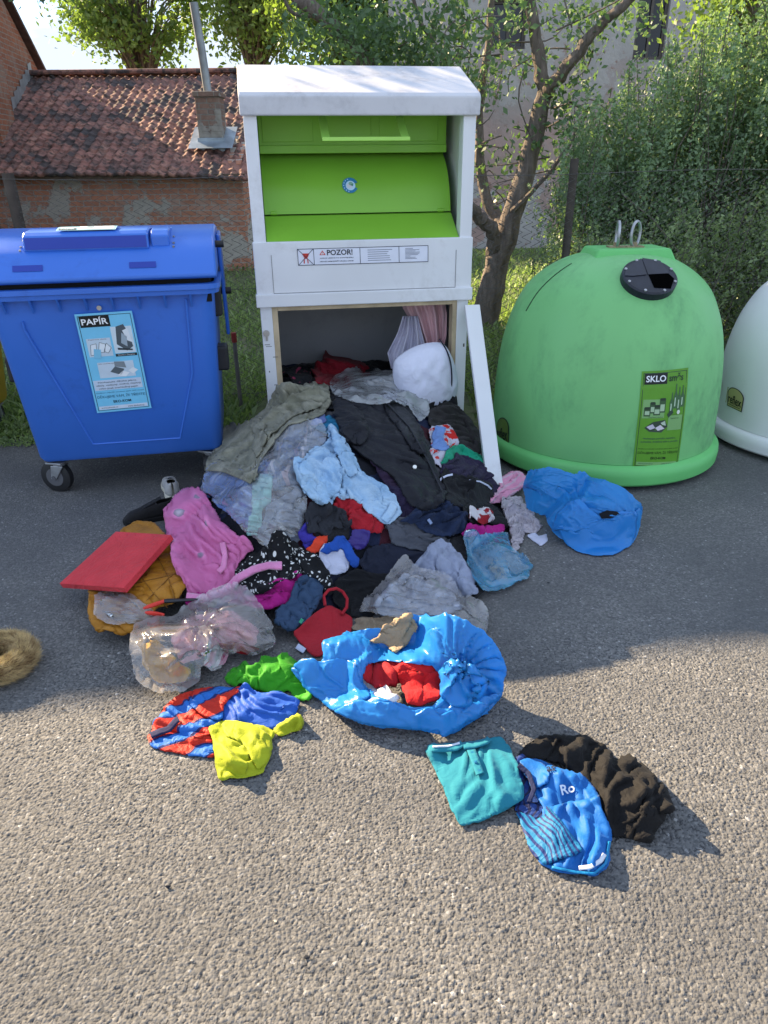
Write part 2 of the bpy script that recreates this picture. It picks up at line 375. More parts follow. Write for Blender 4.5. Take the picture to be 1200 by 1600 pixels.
w = MB(); w.box(-4.6, 2.3, 0, .3, 0, 1.80); w.box(2.0, 2.3, .3, 7.0, 0, 1.80)
w.add([(2.0, 0, 1.8), (2.0, 7, 1.8), (2.0, 3.5, 3.42), (2.3, 0, 1.8), (2.3, 7, 1.8), (2.3, 3.5, 3.42)], [(0, 2, 1), (3, 4, 5), (0, 3, 5, 2), (2, 5, 4, 1)])
w.build('wall', M_shed, shed)
def shed_roof():
    slope = 1.80 / 3.9; L = math.hypot(3.9, 1.80); u = np.arange(0, L, .019); xs = np.arange(-4.7, 2.55, .0316)
    X, U = np.meshgrid(xs, u); row = np.floor(U / .215); fr = U / .215 - row; colx = X / .165 + .0 * row; cf = colx - np.floor(colx)
    jit = _hash(np.floor(colx), row, 3)
    h = .028 * (1 - fr) + .016 * np.exp(-((cf - .2) / .16) ** 2) + .012 * np.sin(cf * 6.28) + .022 * (jit - .5) - .05 * np.sin((X + 4.7) / 7.2 * 3.1) * (U / L) ** .5 - .03 * fbm(X * .6, U * .6, 8)
    y = -.42 + U * 3.9 / L; z = 1.68 + U * 1.80 / L; n = np.array([0, -1.80 / L, 3.9 / L])
    sag = -.10 * np.clip((X - .2) / 2.2, 0, 1) ** 1.5 * (1 - U / L)
    V = np.stack([X, y + n[1] * h, z + n[2] * h + sag], -1).reshape(-1, 3); mm = X.shape[1]
    a = (np.arange(X.shape[0] - 1)[:, None] * mm + np.arange(mm - 1)[None]).ravel()
    r = fast_mesh('roof', V, np.stack([a, a + 1, a + mm + 1, a + mm], -1), roof_tiles(), shed)
    so_ = r.modifiers.new('thick', 'SOLIDIFY'); so_.thickness = .05; so_.offset = -1
    k = MB(); k.box(-4.7, 2.5, 3.30, 3.46, 3.44, 3.53); k.build('ridge', bpy.data.materials['old_roof_tile'], shed, bevel=.04)
    k = MB(); k.add([(-4.7, 3.5, 3.46), (2.5, 3.5, 3.46), (2.5, 7.4, 1.68), (-4.7, 7.4, 1.68)], [(0, 1, 2, 3)]); k.build('rear_slope', bpy.data.materials['old_roof_tile'], shed)
    k = MB(); k.prism([(-.36, 1.60), (-.28, 1.60), (-.28, 1.655), (-.36, 1.655)], -4.6, 2.4); k.build('eaves_board', plain('old_wood', (.13, .10, .075, 1), .9, 0, .3, 9, .4), shed)
    return r
roof = shed_roof()
M_grey = plain('zinc_sheet', (.33, .35, .37, 1), .5, .3, .25, 5)
k = MB(); k.box(1.55, 1.95, .45, .88, 1.95, 2.86); k.box(1.52, 1.98, .42, .91, 2.80, 2.88); ch = k.build('chimney', brick('chimney_brick', (.30, .19, .15, 1), (.22, .16, .14, 1), (.26, .25, .23, 1), (.34, .32, .29, 1), (.5, .56)), shed, bevel=.012)
k = MB(); k.box(1.53, 1.97, .43, .90, 1.98, 2.20); k.add([(1.40, .22, 2.04), (2.14, .22, 2.04), (2.14, .90, 2.385), (1.40, .90, 2.385)], [(0, 1, 2, 3)]); k.build('flashing', plain('flashing_metal', (.30, .36, .42, 1), .45, .4, .3, 4), ch)
k = MB(); k.tube([(1.74, .66, 2.82), (1.70, .66, 3.5), (1.655, .66, 4.12)], .068, 14); k.build('flue_pipe', M_grey, ch, smooth=True)

# --- tall brick house on the left; its ridge casts the big shadow
M_house = brick('house_brick', (.36, .15, .09, 1), (.27, .115, .075, 1), (.30, .27, .23, 1), (.32, .30, .27, 1), (.66, .7), axis='yz')
HR, HT, HE = 7.40, .66, 8.3
house = empty('brick_house', (-6.32, 11.6, 0), rad(7), 'tall brick house with a bare gable at the top left corner', 'house')
w = MB()
gp = [(-3.9, 0), (HE, 0), (HE, HR - .15 - HE * HT), (0, HR - .15), (-3.9, HR - .15 - 3.9 * 1.3)]
w.prism(gp, -14, 0); w.build('wall', M_house, house)
M_slate = plain('dark_roof', (.09, .065, .055, 1), .9, 0, .3, 6, .3)
for sgn in (-1, 1):
    k = MB(); k.prism([(0, HR), (sgn * 8.7, HR - 8.7 * HT), (sgn * 8.7, HR - .08 - 8.7 * HT), (0, HR - .08)] if sgn > 0 else [(0, HR), (0, HR - .08), (-4.1, HR - .08 - 4.1 * 1.3), (-4.1, HR - 4.1 * 1.3)], -14, .12)
    k.build('roof', M_slate, house)
k = MB(); k.box(.0, .10, 2.2, 3.1, 0, 4.6); k.build('buttress', M_house, house)
k = MB()
for i in range(7):
    y0 = 3.4 + i * .235; z0 = 1.72 + (y0 + 11.6 - 13) * .48
    k.add([(.004, y0, z0 - .2), (.004, y0 + .235, z0 - .1), (.02, y0 + .235, z0 + .30 + .03 * math.sin(i * 2.3)), (.02, y0, z0 + .26)], [(0, 1, 2, 3)])
k.build('flashing', M_grey, house)

# --- pale pink house behind the trees
def pink():
    t = NT('pink_plaster'); v = t.coord(); s = t.new('ShaderNodeSeparateXYZ'); t.l(v, s.inputs[0])
    hz = t.math('ADD', t.math('MULTIPLY', s.outputs['Z'], .16), t.math('MULTIPLY', t.noise(v, .9, 7, .65), .9))
    c = t.ramp(hz, [(.60, (.46, .44, .43, 1)), (.62, (.42, .30, .27, 1)), (.80, (.45, .32, .29, 1)), (1.02, (.40, .35, .33, 1)), (1.12, (.45, .42, .40, 1))])
    c = t.mix(t.ramp(t.noise(v, 4, 6, .7), [(.58, 0.0), (.62, .7)]), c, (.30, .16, .12, 1))
    c = t.mix(t.ramp(t.noise(v, 1.7, 6, .6), [(.4, .35), (.6, 0.0)]), c, (.25, .235, .22, 1))
    t.set(c, .95, 0, .2); t.bump(t.noise(v, 9, 6, .6), .4, .05); return t.m
ph = empty('plastered_house', (.2, 16.2, 0), 0, 'tall house with peeling pink plaster behind the leafy tree', 'house')
k = MB(); k.box(0, 1.95, 0, 6, -.1, 8.5); k.box(1.95, 2.62, 0, 6, -.1, 3.75); k.box(1.95, 2.62, 0, 6, 4.55, 8.5); k.box(2.62, 4.72, 0, 6, -.1, 8.5); k.box(4.72, 5.32, 0, 6, -.1, 3.55); k.box(4.72, 5.32, 0, 6, 4.75, 8.5); k.box(5.32, 8.6, 0, 6, -.1, 8.5)
k.build('wall', pink(), ph)
for x0, x1, z0, z1 in ((1.95, 2.62, 3.75, 4.55), (4.72, 5.32, 3.55, 4.75)):
    k = MB()
    for a, b, c_, d in ((x0, x0 + .06, z0, z1), (x1 - .06, x1, z0, z1), (x0 + .06, x1 - .06, z0, z0 + .06), (x0 + .06, x1 - .06, z1 - .06, z1), ((x0 + x1) / 2 - .025, (x0 + x1) / 2 + .025, z0 + .06, z1 - .06)): k.box(a, b, .10, .17, c_, d)
    fr = k.build('window', plain('window_frame', (.10, .085, .075, 1), .7), ph)
    k = MB(); k.box(x0 + .05, x1 - .05, .14, .15, z0 + .05, z1 - .05); k.build('pane', plain('dark_glass', (.012, .014, .018, 1), .08, 0, .1, 3, 0, .5), fr)
k = MB(); k.box(-.3, 8.9, -.4, 6.4, 8.5, 8.7); k.build('roof', M_slate, ph)

# --- chain link fence
def build_fence():
    root = empty('chain_link_fence', (0, 5.5, 0), 0, 'rusty chain link fence behind the containers', 'fence')
    m = MB(); r = .0021; px, pz = .068, .034; x0, x1 = -3.9, 4.3; nW = int((x1 - x0) / px); top = 1.66; nz = int(top / pz)
    V = []; Q = []; rng = random.Random(2)
    for i in range(nW):
        xb = x0 + i * px
        P = np.array([[xb + (px / 2 if j % 2 else -px / 2) * 1.04, .004 * (1 if (j + i) % 2 else -1) + .02 * math.sin(xb * 1.7) + .012 * math.sin(j * .21 + xb), .02 + j * pz + .006 * math.sin(xb * 5)] for j in range(nz + 1)])
        k = len(V) * 3
        for p in P: V.append(np.stack([p + (r, -r, 0), p + (-r, -r, 0), p + (0, r, r)]))
        for j in range(nz):
            a = k + j * 3
            for q in range(3): Q.append((a + q, a + (q + 1) % 3, a + 3 + (q + 1) % 3, a + 3 + q))
    fast_mesh('wire_mesh', np.concatenate(V), Q, plain('old_wire', (.12, .115, .11, 1), .6, .6, .2, 20), root)
    k = MB()
    for z in (.1, .9, 1.66): k.tube([(x0 + q * .4, .01 * math.sin(q), z + .012 * math.sin(q * .9)) for q in range(int((x1 - x0) / .4) + 1)], .0022, 5)
    k.build('tension_wire', bpy.data.materials['old_wire'], root)
    pm = plain('rusty_post', (.085, .07, .06, 1), .85, .2, .35, 7, .3)
    for x, h, rr, lean in ((1.365, 1.75, .03, .0), (-2.60, 1.70, .04, -.02), (-.6, 1.7, .025, 0), (3.5, 1.7, .03, 0)):
        k = MB(); k.tube([(x, .045, -.1), (x + lean, .045, h)], rr, 12); k.build('post', pm, root, smooth=True)
build_fence()
st = aty(365, 522, 5.35)
k = MB(); k.tube([(0, 0, -.05), (0, 0, float(st[2]) - .06)], .016, 8); sk = empty('marker_stake', (float(st[0]), 5.35, 0), 0, 'thin grey stake with red tip in the grass', 'stake')
k.build('shaft', plain('stake_grey', (.17, .16, .15, 1), .8), sk, smooth=True)
k = MB(); k.tube([(0, 0, float(st[2]) - .06), (0, 0, float(st[2]) + .01)], .02, 8); k.build('tip', plain('stake_red', (.30, .035, .03, 1), .6), sk, smooth=True)

# --- trees and shrubs
def leaf_mesh(name, C, size, mat, parent, seed=1, rnd=None, up=.3):
    rng = np.random.default_rng(seed); N = len(C); s = size * (.55 + .8 * rng.random(N))[:, None]
    d = rng.normal(size=(N, 3)); d[:, 2] += up; d /= np.linalg.norm(d, axis=1)[:, None]
    e = rng.normal(size=(N, 3)); e -= d * (e * d).sum(1)[:, None]; e /= np.linalg.norm(e, axis=1)[:, None]; f = np.cross(d, e)
    V = np.stack([C - d * s * .5, C + e * s * .27 + f * s * .07, C + d * s * .5, C - e * s * .27 + f * s * .07], 1).reshape(-1, 3)
    rnd = rng.random(N) if rnd is None else np.clip(rnd + .35 * (rng.random(N) - .5), 0, 1)
    return fast_mesh(name, V, np.arange(N * 4).reshape(N, 4), mat, parent, rnd=np.repeat(rnd, 4))
def barkmat(name, c):
    t = NT(name); v = t.coord(scale=(1, 1, .25)); n = t.noise(v, 22, 6, .65)
    t.set(t.ramp(n, [(.3, shade(c, .5)), (.6, c), (.75, shade(c, 1.5))]), .95, 0, .2); t.bump(n, .9, .03); return t.m
M_bark = barkmat('bark', (.20, .165, .14, 1))
def limb(m, pts, r0, r1, n=9, wob=.03, seed=0, sub=4):
    rng = np.random.default_rng(seed); P = np.array(pts, float); q = []
    for i in range(len(P) - 1):
        for s in range(sub):
            f = s / sub; a = P[max(i - 1, 0)]; b = P[i]; c = P[i + 1]; d = P[min(i + 2, len(P) - 1)]
            q.append(.5 * (2 * b + (c - a) * f + (2 * a - 5 * b + 4 * c - d) * f * f + (3 * b - a - 3 * c + d) * f ** 3))
    q.append(P[-1]); q = np.array(q); q[1:-1] += rng.normal(size=q[1:-1].shape) * wob * r0 * 4
    rr = np.linspace(r0, r1, len(q)) * (1 + .035 * rng.normal(size=len(q))); m.tube(q, list(rr), n); return q

def front_tree():
    D = 8.2; b = aty(760, 505, D); root = empty('fruit_tree', (b[0], D, .05), 0, 'old fruit tree with a dark forked trunk behind the white container', 'tree')
    o = np.array([b[0], D, .05]); P = lambda x, y, dy=0: aty(x, y, D + dy) - o
    m = MB(); tips = []
    tr_ = limb(m, [np.array([-.02, 0, -.15]), P(762, 480), P(776, 420), P(792, 360), P(818, 280), P(838, 200), P(852, 140)], .165, .075, 12, .012, 1)
    m.build('trunk', M_bark, root, smooth=True); m = MB()
    limb(m, [P(852, 145), P(843, 90), P(832, 30), P(828, -60), P(835, -200, .4)], .075, .035, 9, .03, 2)
    limb(m, [P(850, 150), P(872, 120, -.2), P(905, 80, -.4), P(935, 45, -.5), P(985, 0, -.7), P(1040, -60, -.9)], .07, .03, 9, .03, 3)
    limb(m, [P(770, 400), P(772, 370, -.1), P(755, 345, -.2), P(742, 332, -.3), P(712, 300, -.5)], .085, .05, 9, .03, 4)
    limb(m, [P(790, 372), P(778, 340, .2), P(757, 300, .3), P(750, 230, .4), P(752, 150, .5), P(762, 80, .6), P(770, -30, .6)], .075, .03, 9, .03, 5)
    limb(m, [P(752, 170, .4), P(728, 130, .4), P(700, 95, .3), P(660, 40, .2), P(640, -20, .1)], .035, .015, 7, .04, 6)
    limb(m, [P(800, 330, -.1), P(840, 290, -.3), P(880, 240, -.5), P(915, 180, -.6)], .03, .01, 6, .05, 7)
    rng = np.random.default_rng(5)
    segs = [((640, 10), (790, 330), 18), ((770, 40), (930, 110), 14), ((640, -20), (760, 120), 12), ((850, 140), (930, 270), 8)]
    C = []
    for (xa, ya), (xb, yb), n in segs:
        for i in range(n):
            x = rng.uniform(xa, xb); y = rng.uniform(ya, yb); a = P(x, y, rng.uniform(-.5, .5)); e = a + rng.normal(size=3) * (.35, .3, .28) + (0, 0, -.08)
            limb(m, [a, (a + e) / 2 + rng.normal(size=3) * .05, e], .009, .004, 4, .03, i, 3)
            k = rng.integers(10, 26); f = rng.random(k)[:, None]; C.append(a * (1 - f) + e * f + rng.normal(size=(k, 3)) * .075)
    # loose leafy sprays hanging round the forks
    for cx, cy, sx, sy, n in ((690, 30, 60, 35, 260), (770, 95, 45, 40, 280), (700, 100, 45, 25, 200), (810, 215, 30, 50, 130), (890, 150, 30, 40, 180), (900, 30, 45, 25, 260), (880, 205, 18, 30, 130), (870, 250, 25, 22, 120), (740, 230, 25, 40, 130), (760, 20, 50, 25, 200), (960, 20, 35, 25, 250), (620, 60, 45, 40, 420), (560, 60, 55, 35, 420), (650, 90, 40, 20, 260), (560, -60, 60, 30, 300), (690, -90, 60, 40, 400)):
        k = max(3, n // 22)
        for j in range(k):
            c0 = P(cx + rng.normal() * sx * .7, cy + rng.normal() * sy * .7, rng.uniform(-.6, .6)); C.append(c0 + rng.normal(size=(22, 3)) * (.10, .10, .09))
    m.build('branches', M_bark, root, smooth=True); C = np.concatenate(C)
    cl = fbm(C[:, 0] * 2, C[:, 2] * 2, 3)
    leaf_mesh('crown', C, .070, leafmat('fruit_leaf', (.06, .105, .06, 1), (.16, .24, .12, 1), .4), root, 3, cl, -.2)
front_tree()
def leaning_tree():
    D = 8.7; b = aty(640, 300, D); root = empty('leaning_tree', (b[0], D, .08), 0, 'slanting tree behind the white container leaning up to the left', 'tree'); o = np.array([b[0], D, .08]); P = lambda x, y, dy=0: aty(x, y, D + dy) - o
    m = MB(); tr_ = limb(m, [np.array([0, 0, -.1]), P(640, 350), P(620, 200), P(575, 103), P(545, 65), P(512, 32), P(470, 0), P(400, -60, .4), P(330, -130, .8)], .12, .05, 10, .02, 41); m.build('trunk', M_bark, root, smooth=True); m = MB()
    rng = np.random.default_rng(42); c0 = np.array([-3.3, 9.5, 5.15]) - o; C = []; limb(m, [P(520, 38), P(495, 25), P(460, 22, -.1), P(440, -10, -.2)], .03, .015, 6, .03, 43)
    for i in range(620):  # unseen dense crown above the frame, shaped to shade the white bell
        u = rng.normal(size=3); u /= np.linalg.norm(u); c = c0 + u * np.array([2.3, 1.2, 1.45]) * rng.random() ** .4; s = rng.uniform(.14, .26); C.append(c + rng.normal(size=(30, 3)) * s)
        if i % 8 == 0: limb(m, [tr_[-4], (tr_[-4] + c) / 2 + (0, 0, .1), c], .025, .006, 5, .02, i, 3)
    for cx, cy, sx, sy, n in ((560, 55, 55, 35, 420), (620, 60, 45, 40, 380), (500, 60, 40, 30, 260), (640, 95, 40, 15, 200)):
        for j in range(n // 22): C.append(P(cx + rng.normal() * sx * .7, cy + rng.normal() * sy * .7, rng.uniform(-.5, .5)) + rng.normal(size=(22, 3)) * (.12, .10, .10))
    m.build('branches', M_bark, root, smooth=True); leaf_mesh('crown', np.concatenate(C), .085, bpy.data.materials['fruit_leaf'], root, 44, None, 0)
leaning_tree()

def bg_tree(name, label, x0, x1, y0, y1, Y, n, size, trunk, seed, mat, gap=.45):
    """crown spanning a window of the sky at depth Y"""
    rng = np.random.default_rng(seed); a = aty(x0, y1, Y); b = aty(x1, y0, Y); cx = (a[0] + b[0]) / 2; rx = abs(b[0] - a[0]) / 2; zc = (a[2] + b[2]) / 2; rz = abs(b[2] - a[2]) / 2
    root = empty(name, (cx, Y, 0), 0, label, 'tree', 'tall leafy trees behind the shed roof'); m = MB()
    limb(m, [(0, 0, -.1), (.1, 0, zc * .4), (.05, 0, zc * .8), (-.05, 0, zc + rz * .5)], trunk, trunk * .35, 9, .02, seed); m.build('trunk', M_bark, root, smooth=True); m = MB()
    C = []; R = []
    for i in range(n):
        u = rng.normal(size=3); u /= np.linalg.norm(u); rr = rng.random() ** .4
        c = np.array([u[0] * rx * rr, u[1] * min(rx, 2.6) * rr, zc + u[2] * rz * rr])
        if vnoise(np.array(c[0] * .9 + seed), np.array(c[2] * .9), seed) < gap - .12 * rr: continue
        s = rng.uniform(.18, .42); k = int(34 * s / .3); C.append(c + rng.normal(size=(k, 3)) * (s, s, s * .65)); R.append(np.full(k, .35 + .4 * rng.random()))
        if i % 3 == 0: limb(m, [(0, 0, zc * .55 + .3 * (c[2] - zc) * .6), c * (.45, .45, 1) + (0, 0, -.25 * rz), c], trunk * .22, .012, 5, .02, i, 3)
    m.build('branches', M_bark, root, smooth=True)
    leaf_mesh('crown', np.concatenate(C), size, mat, root, seed, np.concatenate(R), 0)
ML1 = leafmat('tree_leaf', (.07, .115, .045, 1), (.21, .28, .10, 1), .5)
ML2 = leafmat('yellow_leaf', (.065, .11, .035, 1), (.20, .27, .08, 1), .55)
bg_tree('leafy_tree', 'round backlit tree above the shed roof left of the chimney flue', 118, 300, -150, 108, 23, 520, .17, .16, 21, ML1, .47)
bg_tree('leafy_tree', 'pale green tree beside the chimney flue with sky through it', 300, 480, -190, 112, 22, 420, .16, .2, 22, ML1, .50)
bg_tree('leafy_tree', 'yellow green tree rising right behind the white container roof', 440, 690, -160, 150, 18.6, 560, .14, .16, 23, ML2, .36)
bg_tree('leafy_tree', 'sunlit yellow tree in the top right corner behind the shrubs', 1085, 1330, -170, 120, 11.5, 330, .10, .1, 24, ML2, .36)

def shrub(name, label, x0, x1, Y, dep, hf, n, seed, mat, size, per, lean=.25, leafup=.6):
    rng = np.random.default_rng(seed); root = empty(name, ((x0 + x1) / 2, Y, .02), 0, label, 'shrub', 'green shrubs behind the bell containers'); m = MB(); o = np.array([(x0 + x1) / 2, Y, .02])
    C = []; R = []
    for i in range(n):
        x = rng.uniform(x0, x1); y = Y + rng.uniform(-dep, dep); H = hf(x) * (1 - .25 * ((y - Y) / dep) ** 2) * rng.uniform(.30, 1.03) ** .8
        z0 = max(.05, H - rng.uniform(.5, 1.1)); tx = x + rng.normal() * lean * .5; ty = y + rng.normal() * lean * .5 - .1
        P0 = np.array([x, y, z0]); P1 = np.array([tx, ty, H]); k = per; f = rng.random(k) ** .8
        c = P0 + (P1 - P0) * f[:, None] + rng.normal(size=(k, 3)) * (.075 * (1.15 - f))[:, None]; C.append(c - o); R.append(np.full(k, rng.random() * .75) + .25 * f)
        if i % 5 == 0: limb(m, [np.array([(x + o[0]) / 2, (y + Y) / 2, 0]) - o, P0 - o, P1 - o], .010, .003, 4, .02, i, 2)
    m.build('stems', M_bark, root); leaf_mesh('foliage', np.concatenate(C), size, mat, root, seed, np.concatenate(R), leafup)
ML3 = leafmat('privet_leaf', (.09, .14, .08, 1), (.24, .33, .19, 1), .35)
ML4 = leafmat('box_leaf', (.10, .14, .075, 1), (.27, .34, .17, 1), .35)
ML5 = leafmat('tall_shrub_leaf', (.085, .135, .07, 1), (.22, .31, .16, 1), .4)
shrub('tall_shrub', 'tall dull green shrub with upright shoots before the pink house', 1.72, 3.4, 7.4, .55, lambda x: 2.25 + .62 * (x - 1.75), 800, 31, ML3, .038, 92)
shrub('tall_shrub', 'tallest dark shrub at the right edge over the white bell container', 3.2, 5.2, 7.2, .7, lambda x: 2.9 + .5 * min(1, x - 3.2), 800, 32, ML5, .040, 94)
shrub('low_shrub', 'low small leaved shrub tangled in the fence behind the green bell', 1.5, 4.2, 6.3, .42, lambda x: 1.25 + .22 * (x - 1.5), 620, 33, ML4, .034, 74, .3)

# ================================================================== DECALS (printed stickers, built flat on their surface)
_tx = {}
def glyphs(s, bold=False):
    key = (s, bold)
    if key in _tx: return _tx[key]
    cu = bpy.data.curves.new('lettering', 'FONT'); cu.body = s; cu.resolution_u = 3
    if bold: cu.offset = .018
    o = bpy.data.objects.new('lettering', cu); col.objects.link(o); bpy.context.view_layer.update()
    me = o.evaluated_get(bpy.context.evaluated_depsgraph_get()).to_mesh()
    v = np.array([p.co[:2] for p in me.vertices]); f = [tuple(p.vertices) for p in me.polygons]
    bpy.data.objects.remove(o); bpy.data.curves.remove(cu)
    lo, hi = v.min(0), v.max(0); v = (v - lo) / (hi - lo); _tx[key] = (v, f); return _tx[key]
INK = {}
def ink(h, rough=.45):
    if h not in INK: INK[h] = flat('print_' + h, lin(h), rough)
    return INK[h]
class Decal:
    def __init__(s, fn): s.fn = fn; s.v = []; s.f = []; s.mi = []; s.cols = []; s.lift = .0015
    def _c(s, c):
        if c not in s.cols: s.cols.append(c)
        return s.cols.index(c)
    def put(s, uv, f, c, layer):
        k = len(s.v); s.v += [s.fn(u, v, s.lift + layer * .0007) for u, v in uv]; s.f += [tuple(k + i for i in q) for q in f]; s.mi += [s._c(c)] * len(f)
    def rect(s, u0, v0, u1, v1, c, layer=0, n=6):
        uv = [(u0 + (u1 - u0) * i / n, v0 + (v1 - v0) * j / n) for j in range(n + 1) for i in range(n + 1)]
        s.put(uv, [(j * (n + 1) + i, j * (n + 1) + i + 1, (j + 1) * (n + 1) + i + 1, (j + 1) * (n + 1) + i) for j in range(n) for i in range(n)], c, layer); return s
    def frame(s, u0, v0, u1, v1, w, h, c, layer=1):
        s.rect(u0, v0, u1, v0 + h, c, layer, 4).rect(u0, v1 - h, u1, v1, c, layer, 4).rect(u0, v0 + h, u0 + w, v1 - h, c, layer, 4).rect(u1 - w, v0 + h, u1, v1 - h, c, layer, 4); return s
    def text(s, t, u0, v0, u1, v1, c, layer=2, bold=False):
        v, f = glyphs(t, bold); s.put([(u0 + (u1 - u0) * a, v0 + (v1 - v0) * b) for a, b in v], f, c, layer); return s
    def poly(s, pts, c, layer=2): s.put(pts, [tuple(range(len(pts)))], c, layer); return s
    def disc(s, u, v, ru, rv, c, layer=2, n=28, a0=0, a1=360):
        s.put([(u, v)] + [(u + ru * math.cos(rad(a0 + (a1 - a0) * i / n)), v + rv * math.sin(rad(a0 + (a1 - a0) * i / n))) for i in range(n + 1)], [(0, i + 1, i + 2) for i in range(n)], c, layer); return s
    def line(s, a, b, w, c, layer=2, asp=1.0):
        d = np.array([b[0] - a[0], (b[1] - a[1]) * asp]); d /= np.linalg.norm(d); n = np.array([-d[1], d[0] / asp]) * w / 2
        s.poly([(a[0] - n[0], a[1] - n[1]), (b[0] - n[0], b[1] - n[1]), (b[0] + n[0], b[1] + n[1]), (a[0] + n[0], a[1] + n[1])], c, layer); return s
    def build(s, name, parent, label=None):
        me = bpy.data.meshes.new(name); me.from_pydata([tuple(map(float, p)) for p in s.v], [], s.f)
        o = link(name, me, [ink(c) for c in s.cols], parent); me.polygons.foreach_set('material_index', s.mi); me.update(); return tag(o, label)
def to_local(root):
    M = Matrix.Translation(root.location) @ root.rotation_euler.to_matrix().to_4x4(); return M.inverted()
def quad_map(root, corners, nrm):
    """corners: world TL,TR,BR,BL; nrm world normal towards the viewer; v=1 is the top"""
    Mi = to_local(root); c = [np.array(Mi @ Vector(p)) for p in corners]; n = np.array((Mi.to_3x3() @ Vector(nrm)).normalized())
    def fn(u, v, l): return c[0] * (1 - u) * v + c[1] * u * v + c[2] * u * (1 - v) + c[3] * (1 - u) * (1 - v) + n * l
    return fn
def recycling_print(d, bgc, title, sub, kind, pale):
    d.rect(0, 0, 1, 1, bgc, 0); d.frame(.035, .02, .965, .98, .010, .005, '#20323a', 1)
    d.rect(.06, .87, .58 if kind == 'paper' else .52, .975, '#141a1c', 2); d.text(title, .09, .893, .55 if kind == 'paper' else .49, .955 if kind != 'paper' else .966, '#eef2f4', 3, True)
    if sub: d.text(sub, .56, .890, .88, .965, '#26402a', 2, True)
    if kind == 'paper':
        d.rect(.56, .60, .93, .86, '#cfe0ea', 1); d.rect(.10, .58, .52, .76, '#c4d6e4', 1); d.rect(.20, .36, .84, .52, '#c4d6e4', 1)
        d.poly([(.62, .69), (.66, .86), (.80, .88), (.86, .80), (.90, .66), (.78, .62)], '#4e5a62', 2); d.poly([(.70, .70), (.74, .80), (.82, .76), (.80, .66)], '#9fb0bc', 3); d.poly([(.76, .82), (.86, .84), (.90, .70), (.82, .72)], '#dfe8ee', 3); d.poly([(.62, .655), (.88, .635), (.88, .62), (.62, .635)], '#2c363c', 3)
        d.rect(.56, .568, .94, .594, '#141a1c', 2); d.text('Noviny a časopisy', .60, .573, .90, .590, '#dfe8ee', 3)
        for q in ([(.13, .60), (.16, .70), (.26, .71), (.24, .60)], [(.27, .62), (.32, .72), (.42, .70), (.38, .62)], [(.37, .63), (.44, .71), (.51, .66), (.44, .61)]): d.poly(q, '#e3ecf2', 2); [d.line(q[i], q[(i + 1) % 4], .008, '#5a6870', 3, 1.9) for i in range(4)]
        d.poly([(.17, .57), (.20, .66), (.32, .65), (.30, .56)], '#7fc4e2', 4)
        for q, c in (([(.40, .42), (.50, .47), (.66, .44), (.58, .38)], '#56626a'), ([(.50, .47), (.50, .52), (.68, .515), (.70, .45)], '#7e8a92'), ([(.52, .38), (.62, .42), (.74, .40), (.66, .36)], '#e8eef2'), ([(.72, .42), (.82, .45), (.90, .42), (.80, .385)], '#dce6ec')): d.poly(q, c, 2)
        d.text('Papírové obaly', .14, .742, .46, .755, '#6d4f58', 2); d.text('Sešity, kancelářský papír', .22, .498, .50, .512, '#6d4f58', 2)
        d.rect(.06, .235, .92, .34, '#c3d3e6', 1)
        L = ['Nevhazujte dětské pleny,', 'obaly, vazbový, mokrý, mastný', 'nebo jinak znečištěný papír']
    else:
        d.rect(.07, .53, .52, .72, pale, 1); d.rect(.62, .40, .94, .55, pale, 1)
        for x, y, w_, h_ in ((.10, .55, .13, .09), (.21, .58, .11, .11), (.29, .56, .14, .10), (.40, .585, .13, .14)):
            d.rect(x, y, x + w_, y + h_, '#3c5a3a', 2); d.rect(x + .02, y + .015, x + w_ - .02, y + h_ * .6, '#a9c4a0', 3); d.rect(x + .015, y + h_ - .02, x + w_ - .015, y + h_ + .006, '#2a3c2c', 3)
        for x, y, h_ in ((.62, .58, .20), (.70, .62, .24), (.78, .60, .23), (.86, .63, .21)):
            d.poly([(x, y), (x - .005, y + h_ * .5), (x + .025, y + h_ * .7), (x + .028, y + h_), (x + .05, y + h_), (x + .053, y + h_ * .7), (x + .085, y + h_ * .5), (x + .08, y)], '#456a44', 2); d.rect(x + .015, y + .02, x + .04, y + h_ * .45, '#b4cdb0', 3)
        d.poly([(.58, .56), (.66, .62), (.72, .58), (.62, .53)], '#33493a', 3); d.disc(.83, .58, .035, .022, '#d8e4d4', 3)
        for q, c in (([(.14, .43), (.30, .49), (.55, .51), (.62, .44), (.50, .38), (.25, .39)], '#3a4a3c'), ([(.18, .44), (.30, .47), (.36, .43), (.26, .41)], '#c8c4d0'), ([(.36, .43), (.46, .46), (.56, .42), (.42, .40)], '#d6cfd8'), ([(.46, .48), (.55, .50), (.58, .45), (.50, .46)], '#b8c8b4')): d.poly(q, c, 2 if c == '#3a4a3c' else 3)
        d.text('Zavařovací sklenice', .20, .535, .50, .548, '#26402a', 2); d.text('Láhve od nápojů', .66, .555, .88, .568, '#26402a', 2); d.text('Tabulové sklo', .66, .515, .86, .528, '#26402a', 2)
        L = ['Nevhazujte porcelán, keramiku,', 'autoskla, drátěné sklo a zrcadla']
    for i, s in enumerate(L): d.text(s, .10 if i % 2 else .14, .305 - i * .032, .90 if i % 2 else .84, .328 - i * .032, '#2e4450', 3)
    d.text('Tříděním odpadů umožníte jejich další využití', .06, .20, .93, .216, '#2a5a78' if kind == 'paper' else '#24401c', 2)
    d.text('DĚKUJEME VÁM, ŽE TŘÍDÍTE!', .07, .145, .94, .186, '#1d4a66' if kind == 'paper' else '#1c3418', 2)
